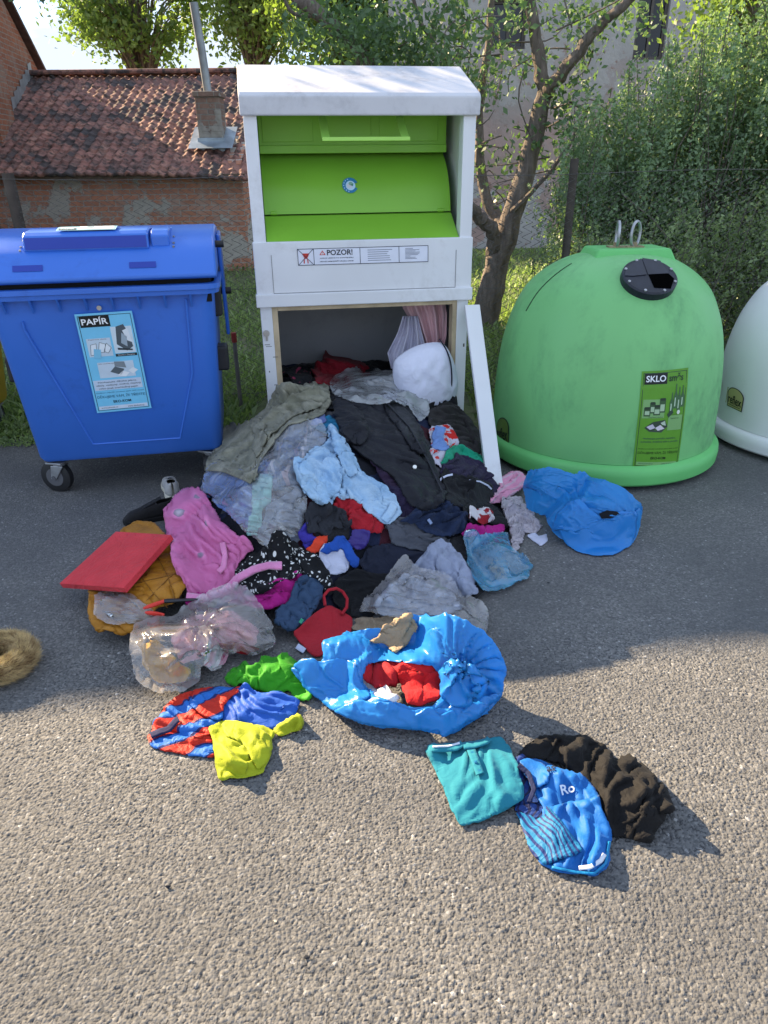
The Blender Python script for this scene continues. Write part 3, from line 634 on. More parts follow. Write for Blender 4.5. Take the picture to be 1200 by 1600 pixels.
    d.text('EKO-KOM', .34, .095, .66, .122, '#0e1416', 2, True); d.rect(.06, .030, .94, .066, pale, 1); d.text('www.jaktridit.cz', .10, .038, .40, .056, '#2e4450', 2); d.text('www.ekokom.cz', .58, .038, .88, .056, '#2e4450', 2)

# ================================================================== CLOTHING CONTAINER
M_white = grimy('white_paint', (.73, .745, .77, 1), .42, (.36, .34, .32, 1), .6, 2.6, .54)
M_whited = grimy('white_paint_roof', (.62, .625, .66, 1), .55, (.26, .26, .28, 1), .6, 3.5, .46)
M_lime = grimy('lime_paint', (.225, .51, .045, 1), .36, (.10, .20, .03, 1), .5, 3.0, .60)
M_liner = grimy('liner_sheet', (.36, .36, .37, 1), .55, (.10, .10, .10, 1), .5, 2.0, .55)
M_wood = plain('raw_wood', (.50, .40, .26, 1), .8, 0, .25, 7, .2)
CY = .155; cc = empty('clothing_container', (-.091, 4.32, 0), CY, 'tall white metal clothing bank with lime green chute and its lower hatch open', 'donation bin')
W2 = .63; DP = 1.05
b = MB()
b.box(-W2 + .008, -.555, 0, .09, 0, 1.0); b.box(.555, W2 - .008, 0, .09, 0, 1.0)               # posts beside the hatch
for s in (-1, 1):                                                                            # side sheets
    b.prism([(.0905, .05), (DP, .05), (DP, 2.10), (.44, 2.19), (.0905, 2.04)], s * W2 - s * .012, s * W2 - s * .030)
    b.prism([(.001, 1.335), (.0905, 1.335), (.0905, 2.03), (.001, 1.99)], s * (W2 - .003), s * .557)
b.box(-W2, W2, DP, DP + .02, .05, 2.10); b.box(-W2 + .03, W2 - .03, .05, DP, .04, .09)
b.build('body', M_white, cc, bevel=.003)
b = MB(); b.box(-W2 - .004, W2 + .004, -.010, .03, 1.012, 1.338); b.box(-W2 - .010, W2 + .010, -.026, .03, .985, 1.058)
b.build('front_panel', M_white, cc, bevel=.005)
b = MB()
for x in (-.535, .535): b.box(x - .0015, x + .0015, -.0125, -.009, 1.06, 1.27)
b.box(-.535, .535, -.0125, -.009, 1.0585, 1.062); b.build('panel_seam', flat('seam_grey', (.25, .25, .26, 1), .7), cc)
b = MB(); b.prism([(-.022, 1.955), (-.030, 2.045), (-.012, 2.062), (.44, 2.232), (DP + .03, 2.12), (DP + .03, 2.09), (.44, 2.20), (-.004, 2.045), (-.004, 1.955)], -W2 - .012, W2 + .012)
b.build('roof_cap', M_whited, cc, bevel=.008)
b = MB(); xi = .556
b.prism([(.03, .985), (.03, 1.335), (.0, 1.335)], -xi, xi)
b.build('inner_fascia', M_white, cc)
b = MB(); b.box(-xi, xi, .60, .61, 1.0, 2.15); b.build('chute_back', M_lime, cc)
b = MB(); b.prism([(.002, 1.339), (.206, 1.458), (.235, 1.462), (.235, 1.44), (.03, 1.33)], -xi + .002, xi - .002); b.build('chute_ledge', M_lime, cc, bevel=.004)
b = MB(); pr = []
for i in range(15):
    f = i / 14; pr.append((.216 + .25 * f + .035 * math.sin(f * math.pi) * -1, 1.468 + .322 * f + .035 * math.sin(f * math.pi)))
b.prism(pr + [(.56, 1.80), (.56, 1.44)], -xi + .004, xi - .004); b.build('chute_drum', M_lime, cc, smooth=True)
b = MB(); b.box(-xi + .004, xi - .004, .375, .40, 1.80, 2.06)
for x0, x1 in ((-.53, -.24), (-.19, .10), (.15, .50)): b.box(x0, x1, .369, .376, 1.845, 2.06)
b.box(-xi + .004, xi - .004, .362, .378, 1.785, 1.828); flap = b.build('chute_flap', M_lime, cc, bevel=.005)
b = MB()
for x0, x1 in ((-.215, -.185), (.225, .255)):
    b.add([(x0, .30, 1.99), (x0 + .045, .30, 1.99), (x0 + .045, .05, 1.845), (x0, .05, 1.845), (x0, .312, 1.99), (x0 + .045, .312, 1.99), (x0 + .045, .062, 1.845), (x0, .062, 1.845)], [(0, 1, 2, 3), (4, 7, 6, 5), (0, 4, 5, 1), (1, 5, 6, 2), (2, 6, 7, 3), (3, 7, 4, 0)])
b.box(-.215, .270, .044, .060, 1.838, 1.858); b.build('handle', grimy('lime_bright', (.42, .78, .14, 1), .35, (.2, .35, .06, 1), .4), flap, bevel=.004)
for x in (-.50, .49): b = MB(); b.tube([(x - .018, .222, 1.474), (x + .018, .222, 1.474)], .012, 10); b.build('hinge_stop', M_lime, cc, smooth=True)
b = MB(); b.box(-.555, -.522, .004, .085, .06, .984); b.box(.528, .555, .004, .085, .06, .984); b.box(-.522, .528, .004, .085, .958, .984); b.build('hatch_frame', M_wood, cc, bevel=.003)
b = MB(); b.box(-W2 + .04, -W2 + .032, .092, DP - .03, .09, 1.3); b.box(W2 - .04, W2 - .032, .092, DP - .03, .09, 1.3); b.box(-W2 + .04, W2 - .04, DP - .03, DP - .02, .09, 1.3); b.box(-W2 + .04, W2 - .04, .12, DP - .03, 1.02, 1.03)
b.build('liner', M_liner, cc)
M_steel = plain('dull_steel', (.42, .42, .42, 1), .35, .9, .15, 9)
b = MB(); b.tube([(-.597, .0, .835), (-.597, -.012, .835)], .019, 18); b.tube([(-.597, -.012, .835), (-.597, -.018, .835)], .011, 14); b.box(-.603, -.591, -.006, -.002, .79, .82); b.build('lock', M_steel, cc, smooth=True)
for (x, z, w_, h_) in ((-.612, .765, .03, .004), (-.606, .755, .035, .003), (-.57, .69, .03, .004), (-.60, .60, .006, .01), (-.575, .52, .02, .004), (.60, .70, .01, .02)): b = MB(); b.box(x, x + w_, -.0006, .0, z, z + h_); b.build('scratch', ink('#585653'), cc)
# warning sticker
nf = np.array([math.sin(CY), -math.cos(CY), 0]); c0 = np.array([-.091, 4.32, 0])
def cworld(x, y, z): return c0 + np.array([math.cos(CY), math.sin(CY), 0]) * x + np.array([-math.sin(CY), math.cos(CY), 0]) * y + np.array([0, 0, z])
d = Decal(quad_map(cc, [onplane(x, y, cworld(0, -.010, 1.2), nf) for x, y in ((464, 389), (669, 383), (669, 409), (466, 415))], nf))
d.rect(0, 0, 1, 1, '#dde1ee', 0); d.frame(0, 0, 1, 1, .004, .035, '#2a3546', 2)
for x in (.122, .472, .772): d.rect(x - .002, .03, x + .002, .97, '#2a3546', 2, 2)
d.line((.005, .03), (.118, .97), .004, '#2a3546', 4, .13); d.line((.005, .97), (.118, .03), .004, '#2a3546', 4, .13)
d.poly([(.033, .72), (.090, .72), (.070, .40), (.053, .40)], '#c8372c', 3); d.poly([(.045, .38), (.052, .38), (.050, .12), (.043, .12)], '#c8372c', 3); d.poly([(.070, .38), (.077, .38), (.079, .12), (.072, .12)], '#c8372c', 3)
d.poly([(.165, .60), (.210, .60), (.1875, .88)], '#c8372c', 3); d.poly([(.175, .635), (.200, .635), (.1875, .80)], '#f0e8ec', 4); d.rect(.186, .66, .189, .77, '#26303c', 5, 1)
d.text('POZOR!', .222, .57, .415, .90, '#1c2636', 3, True)
d.text('ZÁKAZ LEZENÍ DO KONTEJNERU', .165, .36, .42, .45, '#26303c', 3, True); d.text('HROZÍ NEBEZPEČÍ ÚRAZU OSOB', .165, .17, .42, .26, '#26303c', 3, True)
for i in range(6): d.rect(.53, .80 - i * .125, (.72, .69, .68, .70, .70, .71)[i], .83 - i * .125, '#5a6478', 2, 1)
for i in range(9): d.rect(.82, .82 - i * .075, (.88, .93, .90, .935, .93, .92, .86, .90, .91)[i], .845 - i * .075, '#5a6478', 2, 1)
d.build('warning_sticker', cc)
# round blue sticker on the drum
pc = onplane(547, 290, cworld(0, .30, 1.6), nf); ndr = np.array([0, -.76, .65]); ndr = np.array([math.sin(CY) * .76, -math.cos(CY) * .76, .65]); up_ = np.cross(ndr, np.array([math.cos(CY), math.sin(CY), 0])); ri = np.array([math.cos(CY), math.sin(CY), 0])
if np.dot(up_, (0, 0, 1)) < 0: up_ = -up_
# slide out to the drum's skin
dl = np.array(to_local(cc).to_3x3() @ Vector(ray(547, 290))); ol = np.array(to_local(cc) @ Vector(CAM)); pz = [p[1] for p in pr]; py_ = [p[0] for p in pr]
for t_ in np.arange(3.5, 6, .0005):
    q = ol + dl * t_
    if q[1] > np.interp(q[2], pz, py_): break
sl_ = (np.interp(q[2] + .02, pz, py_) - np.interp(q[2] - .02, pz, py_)) / .04; nl = Vector((0, -1, sl_)).normalized(); pc = cworld(*q); ndr = np.array(cc.rotation_euler.to_matrix() @ nl); up_ = np.array(cc.rotation_euler.to_matrix() @ Vector((0, sl_, 1)).normalized())
R_ = .046; d = Decal(quad_map(cc, [pc - ri * R_ + up_ * R_, pc + ri * R_ + up_ * R_, pc + ri * R_ - up_ * R_, pc - ri * R_ - up_ * R_], ndr)); d.lift = .004
d.disc(.5, .5, .5, .5, '#2f7fae', 0, 32, 20, 335); d.disc(.52, .48, .31, .31, '#bfe0f4', 1, 28); d.disc(.47, .45, .20, .17, '#d9dbe6', 2); d.disc(.54, .60, .13, .12, '#8fb7a4', 3); d.poly([(.5, .5), (.72, .62), (.66, .42)], '#4f8a78', 4)
for i in range(7): a = rad(110 + i * 24); d.disc(.5 + .41 * math.cos(a), .5 + .41 * math.sin(a), .035, .035, '#cfe6f6', 1, 8)
d.build('round_sticker', cc)

# leaning white board and the metal strip on the ground
top = cworld(.632, -.05, .955); bot = np.array([.635, 3.70, .05])
def plank(name, a, b_, wid, th, side, label, cat, mat):
    a = np.array(a); b_ = np.array(b_); dx = (b_ - a) / np.linalg.norm(b_ - a); sd = np.array(side) - dx * np.dot(side, dx); sd /= np.linalg.norm(sd); n = np.cross(dx, sd)
    o = (a + b_) / 2; o[2] = min(a[2], b_[2]); V = []
    for p in (a, b_):
        for s, q in ((-1, -1), (1, -1), (1, 1), (-1, 1)): V.append(p + sd * s * wid / 2 + n * q * th / 2)
    k = MB(); k.add(V, [(0, 1, 2, 3), (4, 7, 6, 5), (0, 4, 5, 1), (1, 5, 6, 2), (2, 6, 7, 3), (3, 7, 4, 0)]); return tag(k.build(name, mat, None, bevel=.004, loc=o), label, cat)
plank('board', top, bot, .092, .03, (1, .15, 0), 'narrow white board leaning against the clothing bank', 'board', M_white)
g1, g2 = ground(546, 893, .02), ground(600, 889, .02)
plank('metal_strip', g1 + (0, 0, .02), g2 + (.1, 0, .02), .05, .012, (0, 1, .4), 'white metal strip poking out from under the clothes', 'strip', M_white)

# ================================================================== BLUE PAPER BIN
M_blue = grimy('blue_plastic', (.042, .165, .63, 1), .34, (.012, .025, .16, 1), .55, 2.6, .56, .04)
M_blued = grimy('blue_plastic_shade', (.014, .045, .36, 1), .45, (.012, .025, .16, 1), .4, 2.6, .6, .04)  # darker copy of the blue: shade painted on grip and slot faces
M_rub = plain('black_plastic', (.018, .018, .020, 1), .5, 0, .2, 9)
M_galv = plain('galvanised', (.40, .41, .43, 1), .42, .75, .25, 14)
def wheel(parent, x, y, r=.095, w_=.045, yaw=0.0):
    def turn(m_):
        ca, sa = math.cos(yaw), math.sin(yaw); m_.v = [(x + (a - x) * ca - (b_ - y) * sa, y + (a - x) * sa + (b_ - y) * ca, c_) for a, b_, c_ in m_.v]; return m_
    m_ = MB(); m_.box(x - .055, x + .055, y - .05, y + .05, .185, .197); m_.tube([(x, y, .19), (x, y, .165)], .035, 14)
    for s in (-1, 1): m_.add([(x + s * .032 - .003, y - .045, .17), (x + s * .032 + .003, y - .045, .17), (x + s * .032 + .003, y + .035, .17), (x + s * .032 - .003, y + .035, .17), (x + s * .032 - .003, y + .015, .085), (x + s * .032 + .003, y + .015, .085), (x + s * .032 + .003, y + .05, .085), (x + s * .032 - .003, y + .05, .085)], [(0, 1, 5, 4), (1, 2, 6, 5), (2, 3, 7, 6), (3, 0, 4, 7), (4, 5, 6, 7), (0, 3, 2, 1)])
    turn(m_); c_ = m_.build('castor', M_galv, parent, bevel=.003)
    m_ = MB(); m_.tube([(x - .023, y + .03, r), (x - .018, y + .03, r), (x + .018, y + .03, r), (x + .023, y + .03, r)], [r - .012, r, r, r - .012], 28); turn(m_).build('tyre', M_rub, c_, smooth=True)
    m_ = MB(); m_.tube([(x - .026, y + .03, r), (x + .026, y + .03, r)], .055, 20); m_.tube([(x - .04, y + .03, r), (x + .04, y + .03, r)], .012, 10); turn(m_).build('rim', plain('grey_hub', (.10, .10, .11, 1), .6), c_)
def rrect(hw, y0, y1, r, z, n=5):
    P = []
    for cx, cy, a0 in ((hw - r, y0 + r, -90), (hw - r, y1 - r, 0), (-hw + r, y1 - r, 90), (-hw + r, y0 + r, 180)):
        for i in range(n + 1): a = rad(a0 + 90 * i / n); P.append((cx + r * math.cos(a), cy + r * math.sin(a), z))
    return P
def big_bin(loc, yaw, mat, matd, label, sticker=True):
    root = empty('wheelie_bin', loc, yaw, label, 'wheelie bin'); m_ = MB()
    rings = [rrect(.500, .02, .74, .05, .215), rrect(.512, .0, .76, .06, .24), rrect(.560, -.105, .90, .07, 1.13)]
    V = sum(rings, []); n = len(rings[0]); fs = [(i * n + k, i * n + (k + 1) % n, (i + 1) * n + (k + 1) % n, (i + 1) * n + k) for i in range(2) for k in range(n)] + [tuple(range(n - 1, -1, -1))]
    m_.add(V, fs); bd = m_.build('body', mat, root, smooth=True)
    m_ = MB()   # embossed outline on the front and gussets under the rim
    def fp(x, z, off=0.0): return (x, -.118 * (z - .24) / .89 - off, z)
    for P in ([(-.40, 1.02), (-.40, .98), (-.20, .31)], [(.42, 1.10), (.40, .70), (.28, .31)]): m_.tube([fp(x, z, -.002) for x, z in P], .006, 6)
    m_.tube([fp(-.20, .31, -.002), fp(.28, .31, -.002)], .006, 6)
    for x in (-.47, -.34, -.21, -.08, .05, .18, .31, .44): m_.add([fp(x, 1.13, 0), fp(x, 1.13, .035), fp(x, 1.06, 0), (x + .01, *fp(x, 1.13, 0)[1:]), (x + .01, *fp(x, 1.13, .035)[1:]), (x + .01, *fp(x, 1.06, 0)[1:])], [(0, 1, 2), (3, 5, 4), (0, 3, 4, 1), (1, 4, 5, 2)])
    m_.build('ribs', mat, root, smooth=True)
    m_ = MB(); A = [rrect(.565, -.11, .91, .07, 1.128), rrect(.590, -.150, .94, .08, 1.128), rrect(.592, -.153, .94, .08, 1.150), rrect(.600, -.162, .95, .08, 1.153), rrect(.600, -.162, .95, .08, 1.178), rrect(.57, -.12, .92, .07, 1.180), rrect(.545, -.09, .88, .06, 1.10)]
    V = sum(A, []); m_.add(V, [(i * n + k, i * n + (k + 1) % n, (i + 1) * n + (k + 1) % n, (i + 1) * n + k) for i in range(len(A) - 1) for k in range(n)]); m_.build('rim', mat, root)
    m_ = MB(); m_.box(-.55, .55, -.09, .86, 1.08, 1.20); m_.build('dark_inside', plain('bin_inside_shade', (.01, .01, .011, 1), .9), root)  # black box painted for the shade in the gap under the lid
    prof = [(-.150, 1.205), (-.162, 1.225), (-.140, 1.245), (-.105, 1.29), (-.04, 1.345), (.05, 1.388), (.16, 1.412), (.32, 1.425), (.52, 1.422), (.72, 1.40), (.88, 1.34), (.95, 1.25), (.96, 1.205)]
    m_ = MB(); m_.prism(prof, -.590, .590); lid = m_.build('lid', mat, root, bevel=.022)
    for p in lid.data.polygons: p.use_smooth = True
    lid.data.set_sharp_from_angle(angle=rad(50))
    def lz(y): return float(np.interp(y, [a for a, _ in prof], [b_ for _, b_ in prof]))
    m_ = MB(); m_.prism([(-.035, 1.34), (-.045, 1.352), (-.030, 1.415), (.0, 1.432), (.14, 1.440), (.24, 1.43), (.24, 1.39)], -.335, .265)
    m_.prism([(-.02, 1.35), (-.020, 1.405), (.02, 1.428), (.15, 1.437), (.24, 1.428), (.24, 1.39)], .275, .365); hnd = m_.build('lid_handle', mat, lid, bevel=.01)
    m_ = MB(); m_.add([(-.325, -.0475, 1.356), (.255, -.0475, 1.356), (.255, -.0335, 1.410), (-.325, -.0335, 1.410)], [(0, 1, 2, 3)]); m_.build('grip_recess', matd, hnd)
    for x0, x1 in ((-.385, -.245), (.165, .295)): m_ = MB(); m_.add([(x0, -.1285, 1.264), (x1, -.1285, 1.264), (x1, -.1095, 1.291), (x0, -.1095, 1.291)], [(0, 1, 2, 3)]); m_.build('slot', matd, lid)
    for x in (.385, -.355):
        for y in (-.03, .0, .06): m_ = MB(); m_.tube([(x, y, lz(y) - .01), (x, y - .004, lz(y) + .006)], .006, 8); m_.build('rivet', M_steel, lid)
    for s in (1, -1):
        m_ = MB(); m_.prism([(.30, 1.38), (.62, 1.38), (.60, 1.0), (.52, .80), (.42, .80), (.38, 1.0)], s * .592, s * .612); m_.build('side_arm', mat, root, bevel=.008)
        m_ = MB(); m_.tube([(s * .55, .42, 1.06), (s * .645, .42, 1.06)], .020, 16); m_.build('trunnion', M_rub, root, smooth=True); m_ = MB(); m_.tube([(s * .58, .12, 1.345), (s * .635, .12, 1.345)], .018, 14); m_.build('lid_pin', M_rub, root, smooth=True)
        m_ = MB(); m_.box(s * .545 - .04, s * .545 + .045, .14, .26, .96, 1.11); m_.build('latch_block', M_rub, root, bevel=.012)
        m_ = MB(); m_.box(s * .545 - .05, s * .545 + .052, .10, .22, .66, .80); m_.build('side_grip', M_rub, root, bevel=.014)
    for x in (-.43, .43):
        for y in (.09, .64): wheel(root, x, y, yaw=rad(62 if x < 0 else -35) + y)
    return root, lid, hnd
bb, lid, hnd = big_bin((-1.45, 3.845, 0), rad(10.5), M_blue, M_blued, 'blue plastic wheelie bin with a paper recycling sticker on its front')
cb_, sb_ = math.cos(rad(10.5)), math.sin(rad(10.5)); nb = Vector((sb_, -cb_, 0)); tilt = math.atan2(.118, .89)
nbw = np.array([sb_ * math.cos(tilt), -cb_ * math.cos(tilt), -math.sin(tilt)])
pb = np.array([-1.45, 3.845, .24]) + np.array([sb_, -cb_, 0]) * .002
d = Decal(quad_map(bb, [onplane(x, y, pb, nbw) for x, y in ((116, 491), (206, 485), (237, 637), (152, 645))], nbw)); d.lift = .004
recycling_print(d, '#79c9ec', 'PAPÍR', None, 'paper', '#cfdcec'); d.build('paper_sticker', bb)
q = onplane(155, 481, pb, nbw); ql = np.array(to_local(bb) @ Vector(q)); k = MB(); k.tube([ql, ql + np.array([0, -.006, 0])], .012, 18); k.build('rivet', M_steel, bb)
d = Decal(lambda u, v, l: np.array([-.175 + .285 * u, -.006 + .13 * v, 1.4375 + .0105 * math.sin(v * 2.2) + l])); d.rect(0, 0, 1, 1, '#a9dcec', 0); d.frame(.02, .04, .98, .96, .006, .02, '#3a5a66', 1)
d.rect(.04, .06, .33, .30, '#2c3c44', 2); d.text('PAPÍR', .07, .10, .30, .26, '#cfe4ee', 3, True); d.rect(.36, .10, .94, .80, '#d5e6ee', 1); d.poly([(.42, .3), (.5, .7), (.62, .6), (.6, .25)], '#8aa0a8', 2); d.poly([(.62, .3), (.72, .65), (.86, .5), (.8, .25)], '#aebfc6', 2)
d.build('lid_sticker', hnd)
# yellow bin at the left edge (only its corner shows)
M_yel = grimy('yellow_plastic', (.50, .33, .03, 1), .4, (.2, .14, .03, 1), .5)
big_bin((-3.20, 4.30, 0), rad(4), M_yel, M_yel, 'yellow plastic wheelie bin just inside the left edge of the frame')

# ================================================================== GLASS BELLS
BS = .978
BP = [(r_ * BS, z_) for r_, z_ in [(.715, .155), (.710, .30), (.704, .45), (.692, .60), (.674, .72), (.644, .84), (.600, .95), (.545, 1.045), (.46, 1.125), (.36, 1.185), (.26, 1.222), (.15, 1.24), (.0, 1.245)]]
def _bp_fine():
    q = []; P = [np.array(p) for p in BP]
    for i in range(len(P) - 1):
        for s in range(4):
            f = s / 4; a = P[max(i - 1, 0)]; b_ = P[i]; c_ = P[i + 1]; d_ = P[min(i + 2, len(P) - 1)]
            q.append(.5 * (2 * b_ + (c_ - a) * f + (2 * a - 5 * b_ + 4 * c_ - d_) * f * f + (3 * b_ - a - 3 * c_ + d_) * f ** 3))
    return [(max(0.0005, p[0]), p[1]) for p in q] + [(0.0005, 1.245)]
BF = _bp_fine(); _bz = np.array([z for r, z in BF]); _br = np.array([r for r, z in BF])
def bell_r(z): return np.interp(z, _bz, _br)
def bell_hit(c, x, y):
    d_ = ray(x, y); d_ = d_ / np.linalg.norm(d_)
    for i in range(6000):
        p = CAM + d_ * (2.5 + i * .0005)
        if p[2] < 1.245 and math.hypot(p[0] - c[0], p[1] - c[1]) < bell_r(p[2]): return math.atan2(p[1] - c[1], p[0] - c[0]), p[2]
def bell_map(c, px):
    h = [bell_hit(c, *p) for p in px]     # TL TR BR BL -> (angle, z)
    def fn(u, v, l):
        w_ = ((1 - u) * v, u * v, u * (1 - v), (1 - u) * (1 - v)); a = sum(w_[i] * h[i][0] for i in range(4)); z = sum(w_[i] * h[i][1] for i in range(4)); r = bell_r(z) + l
        return np.array([r * math.cos(a), r * math.sin(a), z])
    return fn
def bell(c, mat, matrim, label, open_px=None, face=-1.3, stick=()):
    root = empty('bell_container', (c[0], c[1], 0), 0, label, 'recycling bell'); 
    m_ = MB(); m_.lathe(BF, 96); bd = m_.build('shell', mat, root, smooth=True)
    m_ = MB(); m_.lathe([(.65, .03), (.720, .03), (.737, .045), (.741, .09), (.737, .125), (.720, .145), (.697, .152), (.685, .165)], 96); m_.build('base_rim', matrim, root, smooth=True)
    m_ = MB(); ph_ = rad(4)
    def rot(x, y, z): x += .035; return (x * math.cos(ph_) - y * math.sin(ph_), x * math.sin(ph_) + y * math.cos(ph_), z)
    T = [rot(*p) for p in ((-.26, -.17, 1.17), (.26, -.17, 1.17), (.26, .17, 1.17), (-.26, .17, 1.17), (-.215, -.13, 1.268), (.215, -.13, 1.268), (.215, .13, 1.268), (-.215, .13, 1.268))]
    m_.add(T, [(4, 5, 6, 7), (0, 1, 5, 4), (1, 2, 6, 5), (2, 3, 7, 6), (3, 0, 4, 7)]); m_.build('top_block', matrim, root, bevel=.012)
    for x, tw in ((-.035, 80), (.07, 48)):
        m_ = MB(); R2, r2 = .060, .0085; pts = [(x + R2 * math.cos(a) * math.cos(rad(tw)), R2 * math.cos(a) * math.sin(rad(tw)) - .02, 1.340 + R2 * 1.15 * math.sin(a)) for a in np.linspace(0, 2 * math.pi, 33)[:-1]]
        m_.tube(pts, r2, 10, closed=True); rg = m_.build('lifting_ring', M_galv, root, smooth=True)
        m_ = MB(); m_.box(x - .05, x + .05, -.055, .015, 1.268, 1.276); m_.tube([(x, -.02, 1.27), (x, -.02, 1.295)], .018, 10); m_.build('ring_plate', plain('rusty_plate', (.30, .24, .15, 1), .7, .4, .3, 20), rg)
    # black inlet with rubber flap
    a, z = face
    nrm = np.array([math.cos(a), math.sin(a), 0]); dz = .01; dr = (bell_r(z + dz) - bell_r(z - dz)) / (2 * dz); nrm = np.array([math.cos(a), math.sin(a), -dr]); nrm /= np.linalg.norm(nrm)
    ctr = np.array([bell_r(z) * math.cos(a), bell_r(z) * math.sin(a), z]); e1 = np.cross(np.array([0, 0, 1.0]), nrm); e1 /= np.linalg.norm(e1); e2 = np.cross(nrm, e1)
    def P(u, v, h): return ctr + e1 * u + e2 * v + nrm * h
    m_ = MB(); ra, rb = .152, .138; N = 40; V = []
    for rr, h in ((1.0, -.035), (1.0, .022), (.94, .030), (.0, .030)): V += [P(ra * rr * math.cos(2 * math.pi * i / N), rb * rr * math.sin(2 * math.pi * i / N), h) for i in range(N)]
    m_.add(V, [(k * N + i, k * N + (i + 1) % N, (k + 1) * N + (i + 1) % N, (k + 1) * N + i) for k in range(3) for i in range(N)])
    inl = m_.build('inlet', plain('black_rubber', (.016, .019, .030, 1), .45, 0, .25, 20), root, bevel=0); 
    m_ = MB(); m_.add([P(u, v, .0315) for u, v in ((-.005, -.095), (.085, -.105), (.125, -.03), (.105, .01), (-.010, .005))], [(0, 1, 2, 3, 4)]); m_.build('hole', plain('hole_shade', (.002, .002, .002, 1), 1.0, spec=0), inl)  # flat black patch painted for the shade inside the inlet
    m_ = MB()
    m_.add([P(u, v, .033) for u, v in ((-.012, .006), (.106, .011), (.085, .11), (-.012, .135))], [(0, 1, 2, 3)]); m_.add([P(u, v, .0345) for u, v in ((-.018, .004), (-.018, .130), (-.12, .065), (-.145, .0), (-.10, -.005))], [(0, 1, 2, 3, 4)]); m_.build('flap', plain('flap_rubber', (.022, .026, .040, 1), .35, 0, .2, 20), inl)
    for i in range(8): an = rad(20 + 45 * i); m_ = MB(); m_.tube([P(ra * .90 * math.cos(an), rb * .90 * math.sin(an), .028), P(ra * .90 * math.cos(an), rb * .90 * math.sin(an), .035)], .008, 10); m_.build('bolt', M_galv, inl)
    return root
M_bellg = grimy('green_plastic', (.19, .53, .19, 1), .45, (.05, .19, .08, 1), .62, 2.4, .48, .05, (1, 1, .55))
M_bellr = grimy('green_plastic_rim', (.145, .54, .16, 1), .45, (.03, .15, .05, 1), .4, 2.5, .62, .04)
BC = (1.425, 4.47)
gb = bell(BC, M_bellg, M_bellr, 'green bell shaped glass bank with two steel lifting rings on top', face=bell_hit(BC, 1013, 437))
d = Decal(bell_map(BC, ((1003, 580), (1075, 574), (1058, 729), (988, 730)))); d.lift = .003
recycling_print(d, '#5f9a2c', 'SKLO', 'směs', 'glass', '#7fae6c'); d.build('glass_sticker', gb)
def logo(c, px, root, bgc):
    d = Decal(bell_map(c, px)); d.lift = .006
    def arch(k, n=24): return [(.5 - k * .5, (1 - k) * .4), (.5 + k * .5, (1 - k) * .4)] + [(.5 + k * .5 * math.cos(math.pi * i / n), .62 + k * .38 * math.sin(math.pi * i / n)) for i in range(n + 1)]
    d.put([(.5, .5)] + arch(1.0), [(0, i, i + 1) for i in range(1, 27)] + [(0, 27, 1)], '#22302a', 0); d.put([(.5, .5)] + arch(.90), [(0, i, i + 1) for i in range(1, 27)] + [(0, 27, 1)], bgc, 1)
    d.text('reflex', .08, .20, .92, .62, '#11181a', 2, True); d.rect(.12, .12, .88, .15, '#3a4638', 2, 3); d.build('maker_sticker', root)
logo(BC, ((778, 652), (797, 652), (796, 699), (777, 690)), gb, '#5f7a34')
k = MB(); ah, zh = bell_hit(BC, 822, 486); a2, z2 = bell_hit(BC, 893, 412)
pts = []
for i in range(17): f = i / 16; a = ah + (a2 - ah) * f; z = zh + (z2 - zh) * f; r = bell_r(z) + .0005; pts.append((r * math.cos(a), r * math.sin(a), z))
k.tube(pts, .004, 6); k.build('seam', flat('seam_dark', (.015, .05, .02, 1), .7), gb)
M_bellw = grimy('white_plastic', (.82, .82, .83, 1), .4, (.35, .36, .36, 1), .5, 2.2, .56, .03)
WC = (3.0, 4.64)
wb_ = bell(WC, M_bellw, M_bellw, 'white bell shaped recycling container cut off by the right edge', face=(-1.1, .98))
wb_.scale = (1, 1, .93)
logo(WC, ((1141, 594), (1167, 606), (1161, 640), (1138, 629)), wb_, '#b7ad78')
d = Decal(bell_map(WC, ((1131, 590), (1139, 598), (1135, 624), (1129, 614)))); d.lift = .003; d.rect(0, 0, 1, 1, '#a9a27c', 0); d.text('KV', .15, .25, .85, .75, '#3c3c34', 1, True); d.build('side_sticker', wb_)

